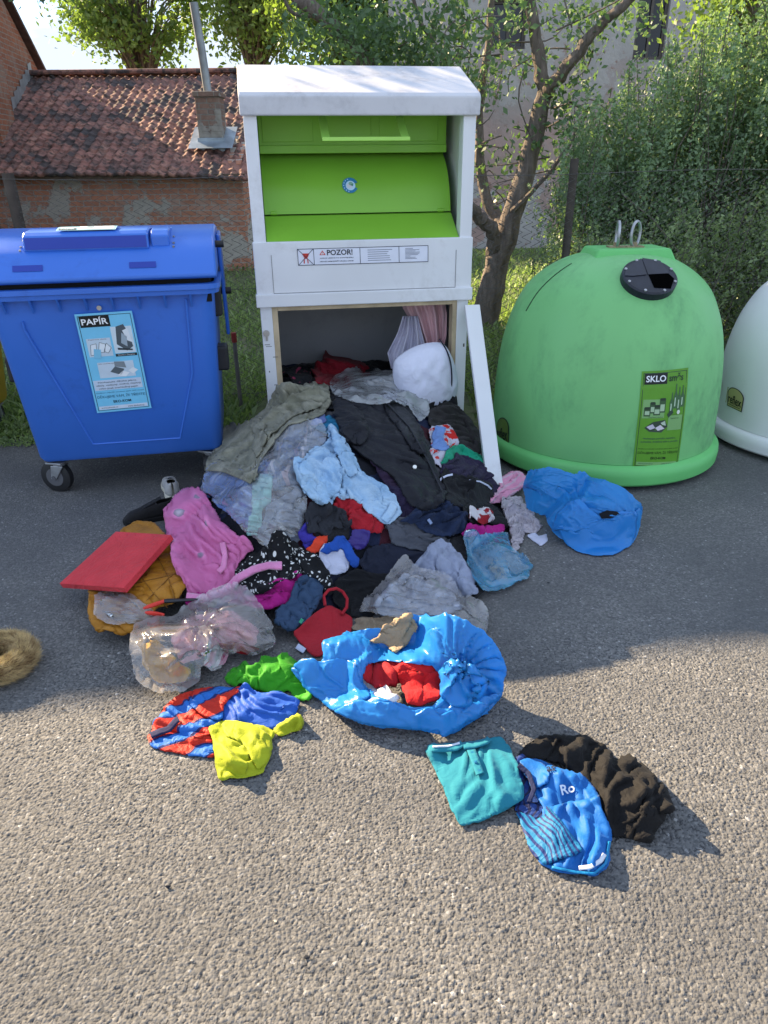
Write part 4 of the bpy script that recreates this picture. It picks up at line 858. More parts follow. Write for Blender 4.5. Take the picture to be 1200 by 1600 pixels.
# ================================================================== CLOTH: a small mass-spring drape on a height field
HX0, HX1, HY0, HY1, HS = -2.3, 2.7, 1.15, 5.45, .01
_nx = int((HX1 - HX0) / HS) + 1; _ny = int((HY1 - HY0) / HS) + 1
Hm = np.zeros((_ny, _nx)); _gx = HX0 + HS * np.arange(_nx); _gy = HY0 + HS * np.arange(_ny); GX, GY = np.meshgrid(_gx, _gy)
def bl(A, x, y):
    u = np.clip((x - HX0) / HS, 0, _nx - 1.001); v = np.clip((y - HY0) / HS, 0, _ny - 1.001); i = u.astype(int); j = v.astype(int); a = u - i; b_ = v - j
    return (A[j, i] * (1 - a) + A[j, i + 1] * a) * (1 - b_) + (A[j + 1, i] * (1 - a) + A[j + 1, i + 1] * a) * b_
def cast(A, px, py, zmax=1.0, n=220):
    """points where the sight lines meet height field A"""
    px = np.asarray(px, float); py = np.asarray(py, float); D = FW + RT * ((px - 600) / F)[..., None] - UP * ((py - 800) / F)[..., None]
    t0 = (zmax - CH) / D[..., 2]; t1 = (-.005 - CH) / D[..., 2]; done = np.zeros(px.shape, bool); T = t1.copy(); pt = t0.copy(); LO = t1.copy()
    for k in range(1, n + 1):
        t = t0 + (t1 - t0) * k / n; P = CAM + D * t[..., None]; hit = (P[..., 2] <= bl(A, P[..., 0], P[..., 1])) & ~done
        T[hit] = t[hit]; LO[hit] = pt[hit]; done |= hit; pt = t
    a_, b_ = LO.copy(), T.copy()
    for k in range(9):
        t = .5 * (a_ + b_); P = CAM + D * t[..., None]; below = (P[..., 2] <= bl(A, P[..., 0], P[..., 1])) & done; b_ = np.where(below, t, b_); a_ = np.where(below | ~done, a_, t)
    T = np.where(done, b_, T); P = CAM + D * T[..., None]; P[..., 2] = np.maximum(P[..., 2], 0); return P
def inpoly(x, y, poly):
    r = np.zeros(np.shape(x), bool); n = len(poly)
    for i in range(n):
        (x0, y0), (x1, y1) = poly[i], poly[(i + 1) % n]
        if y0 == y1: continue
        c_ = ((y0 > y) != (y1 > y)) & (x < (x1 - x0) * (y - y0) / (y1 - y0) + x0); r ^= c_
    return r
def nearest(x, y, polys):
    best = np.full(x.shape, 1e9); bx = x.copy(); by = y.copy()
    for poly in polys:
        n = len(poly)
        for i in range(n):
            a = np.array(poly[i], float); b_ = np.array(poly[(i + 1) % n], float); e = b_ - a; L = e @ e + 1e-9
            t = np.clip(((x - a[0]) * e[0] + (y - a[1]) * e[1]) / L, 0, 1); qx = a[0] + t * e[0]; qy = a[1] + t * e[1]; d_ = np.hypot(qx - x, qy - y); m_ = d_ < best
            best[m_] = d_[m_]; bx[m_] = qx[m_]; by[m_] = qy[m_]
    return best, bx, by
def roundpoly(p, it=2):
    p = [np.array(q, float) for q in p]
    for _ in range(it):
        o = []
        for i in range(len(p)):
            a, b_ = p[i], p[(i + 1) % len(p)]; o += [a * .88 + b_ * .12, a * .12 + b_ * .88]
        p = o
    return [tuple(q) for q in p]
def ragged(poly, j, seed):
    q = np.array([sum(p[0] for p in poly) / len(poly), sum(p[1] for p in poly) / len(poly)]); k = F / float(np.linalg.norm(ground(q[0], q[1], .15) - CAM)); o = []
    for i in range(len(poly)):
        a, b_ = np.array(poly[i]), np.array(poly[(i + 1) % len(poly)]); n = max(1, int(np.hypot(*(b_ - a)) / (k * .012)))
        for t in range(n): o.append(a + (b_ - a) * t / n)
    o = np.array(o); w_ = k * .032; dx = fbm(o[:, 0] / w_, o[:, 1] / w_, seed + 5, 3) - .44; dy = fbm(o[:, 0] / w_, o[:, 1] / w_, seed + 55, 3) - .44
    return [(x + 3.4 * j * k * a, y + 2.4 * j * k * b_) for (x, y), a, b_ in zip(o, dx, dy)]
def dome(px, py, rx, ry, h, z=0.0, rot=0.0, pw=.5):
    """stuffing: raise the height field by a rounded lump centred under pixel px,py at height z"""
    global Hm
    c_ = ground(px, py, z); x = GX - c_[0]; y = GY - c_[1]; ca, sa = math.cos(rot), math.sin(rot)
    q = 1 - ((x * ca + y * sa) / rx) ** 2 - ((-x * sa + y * ca) / ry) ** 2; Hm = np.maximum(Hm, z + h * np.clip(q, 0, 1) ** pw * 1.0 - (q <= 0) * 9)
def drape(name, label, cat, poly, mat, comp=(.14, .14), step=.0075, wl=.045, amp=.012, seed=0, film=0.0, jit=.005, holes=(), thick=.003, group=None, parent=None, eps=.005, steps=5, grav=.0012, puff=0.0, smooth=1.3, lift=.004, rp=1, init=None, fold=None, curl=1.3, kind=None, pin=.85):
    global Hm
    rng = np.random.default_rng(seed + 100); poly = roundpoly(poly, rp) if rp else poly; holes = [roundpoly(h, rp) for h in holes]; poly = ragged(poly, jit, seed) if jit else poly
    xs = np.array([p[0] for p in poly]); ys = np.array([p[1] for p in poly])
    S = gauss(Hm, smooth); S = np.maximum(S, gauss(np.maximum(Hm - .004, 0), .6)); cxp, cyp = xs.mean(), ys.mean()
    P0 = cast(S, np.array([cxp]), np.array([cyp]))[0]; zc = float((P0 - CAM) @ FW)
    su = F / zc * step; ang = math.atan2(CAM[2] - P0[2], P0[1]); sv = su * max(.5, math.sin(ang + .25))
    nu = int((xs.max() - xs.min()) / su) + 5; nv = int((ys.max() - ys.min()) / sv) + 5
    U, Vv = np.meshgrid(xs.min() - 2 * su + su * np.arange(nu), ys.min() - 2 * sv + sv * np.arange(nv))
    def inside(a, b_):
        r = inpoly(a, b_, poly)
        for h in holes: r &= ~inpoly(a, b_, h)
        return r
    cell = inside(U[:-1, :-1] + su / 2, Vv[:-1, :-1] + sv / 2)
    used = np.zeros(U.shape, bool); cnt = np.zeros(U.shape, int)
    for a, b_ in ((0, 0), (0, 1), (1, 0), (1, 1)): used[a:nv - 1 + a, b_:nu - 1 + b_] |= cell; cnt[a:nv - 1 + a, b_:nu - 1 + b_] += cell
    bd = used & (cnt < 4); dd, qx, qy = nearest(U[bd], Vv[bd], [poly] + list(holes)); ok = dd < 1.5 * max(su, sv)
    ub, vb = U[bd].copy(), Vv[bd].copy(); ub[ok] = qx[ok]; vb[ok] = qy[ok]; U[bd] = ub; Vv[bd] = vb
    P = cast(S, U, Vv); P[..., 2] += lift; uv = np.stack([U, Vv], -1) / 100.0
    # starting wrinkles
    # folds: noise smeared along a wandering direction, so they run as long curved ridges
    rows = np.arange(nv)[:, None] + 0.0 * U; colsI = np.arange(nu)[None] + 0.0 * U
    def g_(sg, sd): z = gauss(np.random.default_rng(sd).normal(size=U.shape), sg); return z / (z.std() + 1e-9)
    th0 = rng.uniform(0, math.pi) if fold is None else rad(fold)
    th = th0 + curl * .55 * g_(max(2.0, .12 / step), seed + 7)
    def lic(lam, ln, sd):
        W0 = g_(max(.5, lam * .20), sd); N_ = np.zeros_like(W0)
        for sg in (1, -1):
            x = colsI.copy(); y = rows.copy()
            for k_ in range(int(max(2, ln))):
                ii_ = np.clip(np.rint(x).astype(int), 0, nu - 1); jj_ = np.clip(np.rint(y).astype(int), 0, nv - 1); N_ += W0[jj_, ii_]; tt_ = th[jj_, ii_]; x = x + sg * np.cos(tt_); y = y + sg * np.sin(tt_)
        N_ = gauss(N_, .8); return N_ / (N_.std() + 1e-9)
    big, med = lic(1.9 * wl / step, 1.5 * wl / step, seed + 1), lic(.85 * wl / step, 1.0 * wl / step, seed + 2)
    bil = np.abs(big) - .8; rdg = .75 - np.abs(med)                     # puffy folds with sharp valleys, crossed by thin raised creases
    if film:
        N = gauss(1.1 * (.8 - np.abs(big)) + film * (.75 - np.abs(med)) * (.5 + .5 * np.clip(1 - np.abs(big), 0, 1)), .35)
    else: N = .5 * big + .75 * bil + .85 * rdg * (.6 + .4 * np.clip(bil + .8, 0, 1.5))
    if not film: N = gauss(N, .55)
    flatm = np.clip(.72 + .55 * g_(max(2.0, .085 / step), seed + 9), .12, 1.25); N = (np.clip(N, -1.7, 2.4) + .7) * flatm - .7
    if init is not None: N = N * .5 + init(U, Vv)
    ed_, _, _ = nearest(U, Vv, [poly] + list(holes)); edge = .22 + .78 * np.clip(ed_ * zc / F / .028, 0, 1) ** .8; A_ = amp * 1.6 * edge; nx_ = -np.sin(th); P[..., 2] += A_ * (N + 1.1); P[..., 1] -= A_ * .55 * N; P[..., 0] += A_ * .75 * big * np.sign(nx_ + .01)
    R0 = cast(S, U, Vv)                                                # rest lengths from the surface itself, plus spare cloth
    def rest(a, b_, k): return np.minimum(np.linalg.norm(R0[b_] - R0[a], axis=-1), 2.6 * step * (1 if k < 1.3 else 2)) * k
    E_ = []
    sl_ = slice(None)
    def pair(di, dj): return (slice(0, nv - di), slice(max(0, -dj), nu - max(0, dj))), (slice(di, nv), slice(max(0, dj), nu + min(0, dj)))
    R0 = P.copy(); cu = cv = cdg = np.ones_like(th)
    E_ = []
    sl_ = slice(None)
    def pair(di, dj): return (slice(0, nv - di), slice(max(0, -dj), nu - max(0, dj))), (slice(di, nv), slice(max(0, dj), nu + min(0, dj)))
    cm = .5 * (comp[0] + comp[1]); cn, sn = np.abs(np.sin(th)), np.abs(np.cos(th)); cu = 1 + .3 * cm + 1.5 * cm * cn ** 2; cv = 1 + .3 * cm + 1.5 * cm * sn ** 2; cdg = 1 + 1.05 * cm + 0 * th
    for di, dj, k, st in ((0, 1, cu, 1.0), (1, 0, cv, 1.0), (1, 1, cdg, .5), (1, -1, cdg, .5), (0, 2, cu, .10), (2, 0, cv, .10)):
        a, b_ = pair(di, dj); mk = used[a] & used[b_]
        mult = max(di, abs(dj)) if di == 0 or dj == 0 else 1
        L0 = np.minimum(np.linalg.norm(R0[b_] - R0[a], axis=-1), 2.6 * step * max(1.0, mult)) * .5 * (k[a] + k[b_])
        E_.append((a, b_, mk, L0 * (.97 if mult > 1 else 1), st, mult > 1))
    V_ = np.zeros_like(P); um = used[..., None]
    for it in range(steps):
        g = grav * (1 if it > 5 else .3); Q = P + V_ * .86; Q[..., 2] -= g
        if puff:
            nrm = np.zeros_like(Q); nrm[1:-1, 1:-1] = np.cross(Q[1:-1, 2:] - Q[1:-1, :-2], Q[:-2, 1:-1] - Q[2:, 1:-1]); nrm /= np.linalg.norm(nrm, axis=-1, keepdims=True) + 1e-9; Q += nrm * puff
        for k in range(4):
            B = np.zeros_like(Q); W_ = np.zeros(U.shape)
            for a, b_, mk, L0, st, bend in E_:
                d_ = Q[b_] - Q[a]; L = np.sqrt((d_ * d_).sum(-1)) + 1e-9; c_ = (L - L0) / L * .5 * st * mk
                if bend: c_ = np.minimum(c_, 0)
                c_ = c_[..., None] * d_; B[a] += c_; B[b_] -= c_; w_ = mk * st; W_[a] += w_; W_[b_] += w_
            Q += B / np.maximum(W_, 1e-6)[..., None] * 1.6 * um
        h = bl(S, Q[..., 0], Q[..., 1]) + eps; con = Q[..., 2] < h
        Q[..., 2] = np.where(con, h, Q[..., 2]); f_ = np.maximum(con * .6, bd * pin * .6)[..., None] * np.array([1, 1, 0]); Q = Q * (1 - f_) + P * f_
        V_ = np.clip(Q - P, -.01, .01) * um; P = np.where(um, Q, P)
    # gentle smoothing of grid noise
    A = P.copy(); inner = used.copy(); inner[[0, -1]] = 0; inner[:, [0, -1]] = 0; inner &= ~bd
    A[1:-1, 1:-1] = .25 * (P[1:-1, 2:] + P[1:-1, :-2] + P[2:, 1:-1] + P[:-2, 1:-1]); P = np.where(inner[..., None], .8 * P + .2 * A, P)
    # add to the height field
    f = np.linspace(0, 1, 4); c00, c01, c10, c11 = P[:-1, :-1][cell], P[:-1, 1:][cell], P[1:, :-1][cell], P[1:, 1:][cell]
    for a in f:
        for b_ in f:
            q = c00 * (1 - a) * (1 - b_) + c01 * a * (1 - b_) + c10 * (1 - a) * b_ + c11 * a * b_
            i = np.rint((q[:, 0] - HX0) / HS).astype(int); j = np.rint((q[:, 1] - HY0) / HS).astype(int); k = (i >= 0) & (i < _nx) & (j >= 0) & (j < _ny)
            np.maximum.at(Hm, (j[k], i[k]), q[k, 2] + thick * .6)
    idx = -np.ones(U.shape, int); idx[used] = np.arange(used.sum()); jj, ii = np.nonzero(cell)
    Qd = np.stack([idx[jj, ii], idx[jj + 1, ii], idx[jj + 1, ii + 1], idx[jj, ii + 1]], -1); V = P[used]
    loc = None
    if parent is None: loc = np.array([V[:, 0].mean(), V[:, 1].mean(), V[:, 2].min()])
    else: loc = None; V = V - np.array(parent.location)
    o = fast_mesh(name, V, Qd, mat, parent, True, loc, uv[used])
    if thick:
        sm = o.modifiers.new('thick', 'SOLIDIFY'); sm.thickness = thick; sm.offset = 0.2
    if parent is None: tag(o, label, cat, group, kind)
    else: tag(o, label)
    return o
def strip_on(name, pts, w, mat, parent, lift=.004, th=.003, n=40):
    """a flat band laid over whatever lies there, following pixel polyline pts"""
    pts = np.array(pts, float); d_ = np.r_[0, np.cumsum(np.hypot(*np.diff(pts, axis=0).T))]; s = np.linspace(0, d_[-1], n); X = np.interp(s, d_, pts[:, 0]); Y = np.interp(s, d_, pts[:, 1])
    T = np.stack([np.gradient(X), np.gradient(Y)], -1); T /= np.linalg.norm(T, axis=1)[:, None] + 1e-9; Nn = np.stack([-T[:, 1], T[:, 0]], -1); S = gauss(Hm, 1.4); V = []
    for k in (-1, -.33, .33, 1): V.append(cast(S, X + Nn[:, 0] * w / 2 * k, Y + Nn[:, 1] * w / 2 * k) + (0, -.001, lift))
    V = np.stack(V, 1).reshape(-1, 3); a = (np.arange(n - 1)[:, None] * 4 + np.arange(3)[None]).ravel()
    loc = None
    if parent is not None: V = V - np.array(parent.location)
    else: loc = np.array([V[:, 0].mean(), V[:, 1].mean(), V[:, 2].min()])
    o = fast_mesh(name, V, np.stack([a, a + 4, a + 5, a + 1], -1), mat, parent, True, loc); sm = o.modifiers.new('thick', 'SOLIDIFY'); sm.thickness = th; sm.offset = 0; return o
def print_on(name, s, quad, mat, parent, lift=.004, bold=True):
    """lettering on cloth: quad = TL TR BR BL in pixels"""
    v, f = glyphs(s, bold); q = np.array(quad, float)
    uvp = q[0] * ((1 - v[:, :1]) * v[:, 1:]) + q[1] * (v[:, :1] * v[:, 1:]) + q[2] * (v[:, :1] * (1 - v[:, 1:])) + q[3] * ((1 - v[:, :1]) * (1 - v[:, 1:]))
    P = cast(gauss(Hm, .7), uvp[:, 0], uvp[:, 1]) + (0, -.002, lift) - np.array(parent.location)
    me = bpy.data.meshes.new(name); me.from_pydata([tuple(p) for p in P], [], f); return link(name, me, mat, parent)

# ------------------------------------------------------------------ the mound under the clothes
def mound():
    global Hm
    K = [(430, 620, .44), (510, 600, .47), (600, 615, .44), (690, 640, .36), (735, 672, .26), (345, 705, .24), (420, 700, .43), (480, 740, .46), (560, 720, .45), (640, 720, .42), (720, 745, .25), (785, 785, .04),
         (325, 795, .18), (400, 800, .36), (480, 810, .34), (560, 800, .32), (640, 800, .27), (720, 815, .16), (800, 850, .02), (300, 865, .17), (380, 880, .17), (450, 880, .20), (540, 880, .14), (620, 870, .13), (700, 870, .08), (770, 905, .02),
         (200, 900, .10), (250, 950, .09), (380, 945, .09), (480, 960, .05), (560, 930, .01), (640, 930, .05), (700, 930, .04), (280, 1020, .0), (400, 1000, .02), (300, 770, .02), (285, 740, .0), (250, 790, 0),
         (80, 960, 0), (130, 1030, 0), (200, 1100, 0), (330, 1110, 0), (480, 1050, 0), (600, 1000, 0), (800, 990, 0), (900, 900, 0), (860, 780, 0), (100, 820, 0), (600, 1150, 0), (240, 640, 0), (1000, 800, 0)]
    pts = np.array([ground(x, y, z)[:2] for x, y, z in K]); zs = np.array([k[2] for k in K])
    ins = np.array([(x, y, .40) for x in (-.8, -.3, .15, .55) for y in (4.5, 4.9, 5.3)]); pts = np.vstack([pts, ins[:, :2]]); zs = np.r_[zs, ins[:, 2]]
    def ph(r): return r * r * np.log(r + 1e-6)
    n = len(pts); A = np.zeros((n + 3, n + 3)); A[:n, :n] = ph(np.linalg.norm(pts[:, None] - pts[None], axis=-1)) + 2e-3 * np.eye(n); A[:n, n] = 1; A[:n, n + 1:] = pts; A[n:, :n] = A[:n, n:].T
    w_ = np.linalg.solve(A, np.r_[zs, 0, 0, 0]); R_ = np.hypot(GX[..., None] - pts[:, 0], GY[..., None] - pts[:, 1])
    Z = (ph(R_) * w_[:n]).sum(-1) + w_[n] + w_[n + 1] * GX + w_[n + 2] * GY
    lx = (GX + .091) * math.cos(CY) + (GY - 4.32) * math.sin(CY); ly = -(GX + .091) * math.sin(CY) + (GY - 4.32) * math.cos(CY)
    out = (ly > .0) & (np.abs(lx) > .57); Z[out] = 0; Z[ly > 1.0] = 0
    out = (ly > -.14) & (np.abs(lx) > .70); Z[out] = 0
    far = (GX < -1.75) | (GX > .95) | (GY < 2.2); Z[far] = 0
    Z += (fbm(GX * 7, GY * 7, 5, 3) - .44) * .07 * np.clip(Z / .08, 0, 1); Hm = np.clip(Z, 0, .62)
mound()
def heap():
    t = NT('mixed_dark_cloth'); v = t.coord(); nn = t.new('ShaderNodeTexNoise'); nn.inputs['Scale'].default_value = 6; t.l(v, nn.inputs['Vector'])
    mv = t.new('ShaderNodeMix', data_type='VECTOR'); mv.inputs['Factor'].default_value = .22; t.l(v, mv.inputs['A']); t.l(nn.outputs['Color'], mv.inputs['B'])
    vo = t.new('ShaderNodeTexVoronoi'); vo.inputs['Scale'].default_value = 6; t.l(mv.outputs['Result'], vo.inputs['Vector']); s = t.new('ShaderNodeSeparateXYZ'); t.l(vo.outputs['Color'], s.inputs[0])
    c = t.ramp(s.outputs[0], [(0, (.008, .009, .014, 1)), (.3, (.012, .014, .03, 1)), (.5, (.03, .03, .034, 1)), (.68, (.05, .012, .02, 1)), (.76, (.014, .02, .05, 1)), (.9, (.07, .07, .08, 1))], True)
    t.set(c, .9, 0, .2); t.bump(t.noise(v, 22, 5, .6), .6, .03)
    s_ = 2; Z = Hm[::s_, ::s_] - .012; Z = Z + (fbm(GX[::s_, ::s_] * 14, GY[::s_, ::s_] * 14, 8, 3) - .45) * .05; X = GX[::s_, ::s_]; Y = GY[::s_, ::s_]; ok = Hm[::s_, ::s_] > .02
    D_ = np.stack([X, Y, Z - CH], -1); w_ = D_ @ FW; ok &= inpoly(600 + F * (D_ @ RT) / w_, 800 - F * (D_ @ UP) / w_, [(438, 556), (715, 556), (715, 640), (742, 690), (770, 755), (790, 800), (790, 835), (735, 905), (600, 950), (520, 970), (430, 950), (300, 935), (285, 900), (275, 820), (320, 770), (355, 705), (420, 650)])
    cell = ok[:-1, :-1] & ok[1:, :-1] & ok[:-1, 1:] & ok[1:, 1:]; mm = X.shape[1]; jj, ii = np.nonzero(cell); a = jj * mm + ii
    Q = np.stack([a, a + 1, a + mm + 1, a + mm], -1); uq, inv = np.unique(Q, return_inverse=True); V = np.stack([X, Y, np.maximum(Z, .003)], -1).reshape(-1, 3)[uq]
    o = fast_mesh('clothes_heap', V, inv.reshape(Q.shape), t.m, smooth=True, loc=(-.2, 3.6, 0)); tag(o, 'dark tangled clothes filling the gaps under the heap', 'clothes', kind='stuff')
heap()

def fb(h, **k): return fabric('cloth_' + h.lstrip('#'), lin(h), **k)
F_olive = fabric('olive_cotton', lin('#6f6f60'), var=.30, fade=lin('#a19e8e')); F_navy = fb('#1d2233'); F_black = fb('#17181c', var=.2); F_blackj = fabric('black_nylon', lin('#14161f'), .55, .2, 300, .12)
F_denim = fabric('pale_denim', lin('#8fb2d2'), .9, .18, 420, .3, fade=lin('#b7cfe2')); F_char = fb('#2c2e35'); F_greyd = fb('#4c4f58'); F_purple = fb('#261f3a'); F_violet = fb('#3a3396'); F_royal = fb('#2250a8')
F_red = fb('#a81f2c'); F_redd = fb('#8c1219'); F_green = fb('#169070'); F_mag = fb('#a81d7c'); F_orange = fb('#d8442a'); F_white = fb('#c3c7dc', var=.06); F_pinkf = fabric('pink_fleece', lin('#d684b2'), 1, .12, 120, .25, .5)
F_mustard = fabric('mustard_nylon', lin('#a8721f'), .5, .14, 200, .2); F_teal = fb('#1c6f96'); F_quilt = fabric('slate_quilt', lin('#2c4462'), .6, .12, 200, .2); F_tote = fabric('red_canvas', lin('#a5222e'), .85, .08, 500, .2)
F_greysh = fabric('grey_shirt', lin('#8f97ad'), .8, .1, 300, .2); F_knit = fabric('white_knit', lin('#b5aeb6'), .95, .1, 90, .6); F_beige = fabric('beige_cotton', lin('#8a7b68'), .9, .1, 200, .3); F_brownd = fb('#2f2d2e', var=.25); F_skyp = fb('#6f8fcb'); F_mint = fb('#9fd8d2')
def stripes(t, cols, dirv, width, sharp=True, warp=0.0):
    s = t.new('ShaderNodeSeparateXYZ'); t.l(t.coord('UV'), s.inputs[0]); a = t.math('ADD', t.math('MULTIPLY', s.outputs[0], dirv[0] / width), t.math('MULTIPLY', s.outputs[1], dirv[1] / width))
    if warp: a = t.math('ADD', a, t.math('MULTIPLY', t.noise(t.coord('UV'), 2.0, 2), warp))
    f = t.math('FRACT', a); return t.ramp(f, cols, sharp)
F_striped = pattern('faded_striped_cloth', lambda t: stripes(t, [(0, lin('#6d83a6')), (.3, lin('#b39fae')), (.45, lin('#53698c')), (.62, lin('#c9c3cf')), (.7, lin('#7d8fae'))], (1, .25), .42))
F_jersey = pattern('striped_jersey', lambda t: stripes(t, [(0, lin('#d0301f', .8)), (.50, lin('#1d2a6a', .8)), (.56, lin('#2a78d8', .75)), (.86, lin('#1d2a6a', .8)), (.92, lin('#d0301f', .8))], (.45, 1), .42, True, .5), .6)
F_pin = pattern('pinstripe_jersey', lambda t: stripes(t, [(0, lin('#1f86bd', .62)), (.60, lin('#1b2f6e', .8))], (.82, -.57), .085, True, .15), .6)
F_pin2 = pattern('dark_pinstripe', lambda t: stripes(t, [(0, lin('#1c3f86', .8)), (.6, lin('#141d44'))], (1, .25), .10, True), .6)
F_pinkst = pattern('pink_striped_cloth', lambda t: stripes(t, [(0, lin('#d795b2')), (.6, lin('#c9a6b8'))], (.6, 1), .09, True, .3))
def speck(t):
    v = t.coord('UV'); vo = t.new('ShaderNodeTexVoronoi'); vo.inputs['Scale'].default_value = 24; t.l(v, vo.inputs['Vector']); s = t.new('ShaderNodeSeparateXYZ'); t.l(vo.outputs['Color'], s.inputs[0])
    return t.mix(t.ramp(t.math('ADD', vo.outputs['Distance'], t.math('MULTIPLY', s.outputs[0], .35)), [(.40, 0.0), (.46, 1.0)]), lin('#d5d7d6'), lin('#15161a'))
F_speck = pattern('speckled_blouse', speck)
def blotch(c1, c2, sc_, lo): return lambda t: t.mix(t.ramp(t.noise(t.coord('UV'), sc_, 3, .5), [(lo, 0.0), (lo + .04, 1.0)]), c1, c2)
F_redwhite = pattern('red_white_print', blotch(lin('#b8b6c4'), lin('#c0241f'), 9, .52)); F_floral = pattern('red_floral_print', blotch(lin('#c8c4c8'), lin('#8a1420'), 8, .5)); F_oprint = pattern('orange_print_shirt', blotch(lin('#2a1c34'), lin('#d8452a'), 5, .60))
F_multi = pattern('dark_floral', blotch(lin('#15161c'), lin('#a03a58'), 10, .60)); F_candy = pattern('candy_stripe', lambda t: stripes(t, [(0, lin('#d8a0b4')), (.35, lin('#2f7a6a')), (.55, lin('#d8d0d6')), (.8, lin('#b0406e'))], (.7, .7), .16, True, .8))
def fleece_dots(t):
    v = t.coord('UV'); vo = t.new('ShaderNodeTexVoronoi'); vo.inputs['Scale'].default_value = 3.0; vo.inputs['Randomness'].default_value = .75; t.l(v, vo.inputs['Vector']); d_ = vo.outputs['Distance']; n = t.noise(v, 20, 2)
    d2 = t.math('ADD', d_, t.math('MULTIPLY', n, .06)); return t.ramp(d2, [(0, lin('#e2d8e2')), (.20, lin('#8d7f93')), (.23, lin('#d684b2')), (.34, lin('#c76fa0'))], False)
F_fleece = pattern('dotted_pink_fleece', fleece_dots, 1.0, .18)
B_blue = plastic_film('blue_bag_film', (.030, .285, .74, 1), 1.0, .30, .35, 5, .28); B_bluet = plastic_film('thin_blue_film', (.10, .45, .80, 1), .42, .16, .3, 7, .5)
B_clear = plastic_film('clear_film', (.90, .94, 1.0, 1), .18, .10, .3, 6, .5); B_milky = plastic_film('milky_film', (1.0, .97, .97, 1), .24, .14, .5, 5, .45); B_wrap = plastic_film('wrap_film', (.90, .95, 1.0, 1), .32, .10, .3, 6, .5)

PILE = 'clothes heaped before the open hatch'
# ---- inside the container
drape('dark_garment', 'black garment at the back inside the container', 'clothing', [(436, 612), (440, 578), (480, 566), (560, 560), (620, 572), (715, 592), (715, 640), (430, 640)], F_black, seed=1, amp=.02, wl=.07, group=PILE)
dome(525, 585, .17, .12, .10, .42); drape('red_garment', 'red garment deep inside the container behind the clear bag', 'clothing', [(489, 602), (492, 572), (520, 559), (558, 562), (578, 577), (566, 586), (545, 590), (520, 604)], fb('#7e1220'), seed=2, amp=.02, group=PILE)
drape('floral_garment', 'dark pink floral garment inside the left corner of the hatch', 'clothing', [(440, 604), (445, 583), (462, 576), (482, 580), (488, 598), (465, 606)], F_multi, seed=3, amp=.02, group=PILE)
# ---- left side of the heap
drape('navy_trousers', 'dark navy trouser leg hanging down the left edge of the heap', 'trousers', [(392, 668), (415, 656), (418, 672), (372, 716), (345, 752), (316, 790), (300, 784), (318, 750), (350, 704)], fb('#2a3140'), seed=4, comp=(.1, .1), amp=.008, group=PILE, thick=.008)
drape('striped_garment', 'faded blue and pink striped cloth seen through the clear bag', 'clothing', [(420, 690), (455, 666), (505, 662), (514, 690), (482, 722), (470, 765), (420, 768), (395, 745)], F_striped, seed=5, comp=(.15, .1), amp=.012, group=PILE)
drape('blue_garment', 'pale blue cloth in the lower left of the clear bag', 'clothing', [(316, 772), (322, 745), (350, 735), (395, 752), (405, 800), (385, 830), (350, 800)], F_skyp, seed=6, amp=.014, group=PILE)
drape('mint_garment', 'mint green strip of cloth inside the clear bag', 'clothing', [(395, 745), (425, 742), (425, 785), (408, 800), (412, 838), (385, 838), (395, 795)], F_mint, seed=7, amp=.01, group=PILE)
drape('grey_garment', 'grey cloth in the lower right of the clear bag', 'clothing', [(420, 790), (470, 768), (478, 800), (468, 850), (425, 862), (400, 842)], fb('#8b93a4'), seed=8, amp=.014, group=PILE)
drape('teal_scrap', 'small teal cloth tucked above the pale denim jacket', 'clothing', [(482, 668), (494, 655), (522, 652), (540, 672), (520, 684), (500, 676)], F_teal, seed=9, group=PILE)
drape('blue_scrap', 'crumpled dusty blue cloth beside the olive jacket sleeve', 'clothing', [(468, 660), (480, 648), (505, 645), (512, 660), (490, 668)], fb('#5b6a9c'), seed=10, group=PILE)
drape('clear_bag', 'large clear plastic bag over striped and blue cloth at the left of the heap', 'plastic bag', [(430, 690), (455, 667), (500, 662), (514, 690), (480, 720), (472, 760), (482, 795), (466, 852), (430, 864), (392, 845), (358, 802), (313, 772), (320, 742), (345, 730), (392, 752), (408, 720)], B_clear, film=.6, seed=11, comp=(.16, .16), amp=.007, wl=.06, fold=30, thick=0, eps=.012, group=PILE)
dome(470, 635, .20, .10, .06, .44)
oj = drape('olive_jacket', 'faded olive green jacket sprawled down the upper left of the heap', 'jacket', [(512, 604), (490, 602), (466, 606), (440, 624), (415, 640), (388, 662), (350, 690), (318, 734), (331, 732), (345, 735), (372, 745), (393, 756), (402, 745), (410, 718), (432, 692), (452, 668), (482, 660), (505, 648), (516, 628)], F_olive, seed=12, comp=(.22, .15), amp=.017, wl=.065, fold=120, thick=.006, group=PILE)
strip_on('seam', [(402, 652), (425, 660), (428, 690), (405, 722), (397, 752)], 2.4, F_olive, oj); strip_on('hem', [(320, 733), (345, 734), (372, 744), (393, 754)], 7, F_olive, oj)
drape('sleeve', None, None, [(404, 664), (430, 640), (462, 624), (500, 610), (514, 622), (498, 640), (462, 650), (440, 668), (420, 690), (404, 690)], F_olive, seed=112, amp=.014, wl=.05, fold=140, thick=.006, parent=oj)
drape('collar', None, None, [(388, 664), (412, 662), (420, 684), (404, 716), (394, 700), (398, 680)], F_olive, seed=113, amp=.010, wl=.05, thick=.006, parent=oj)
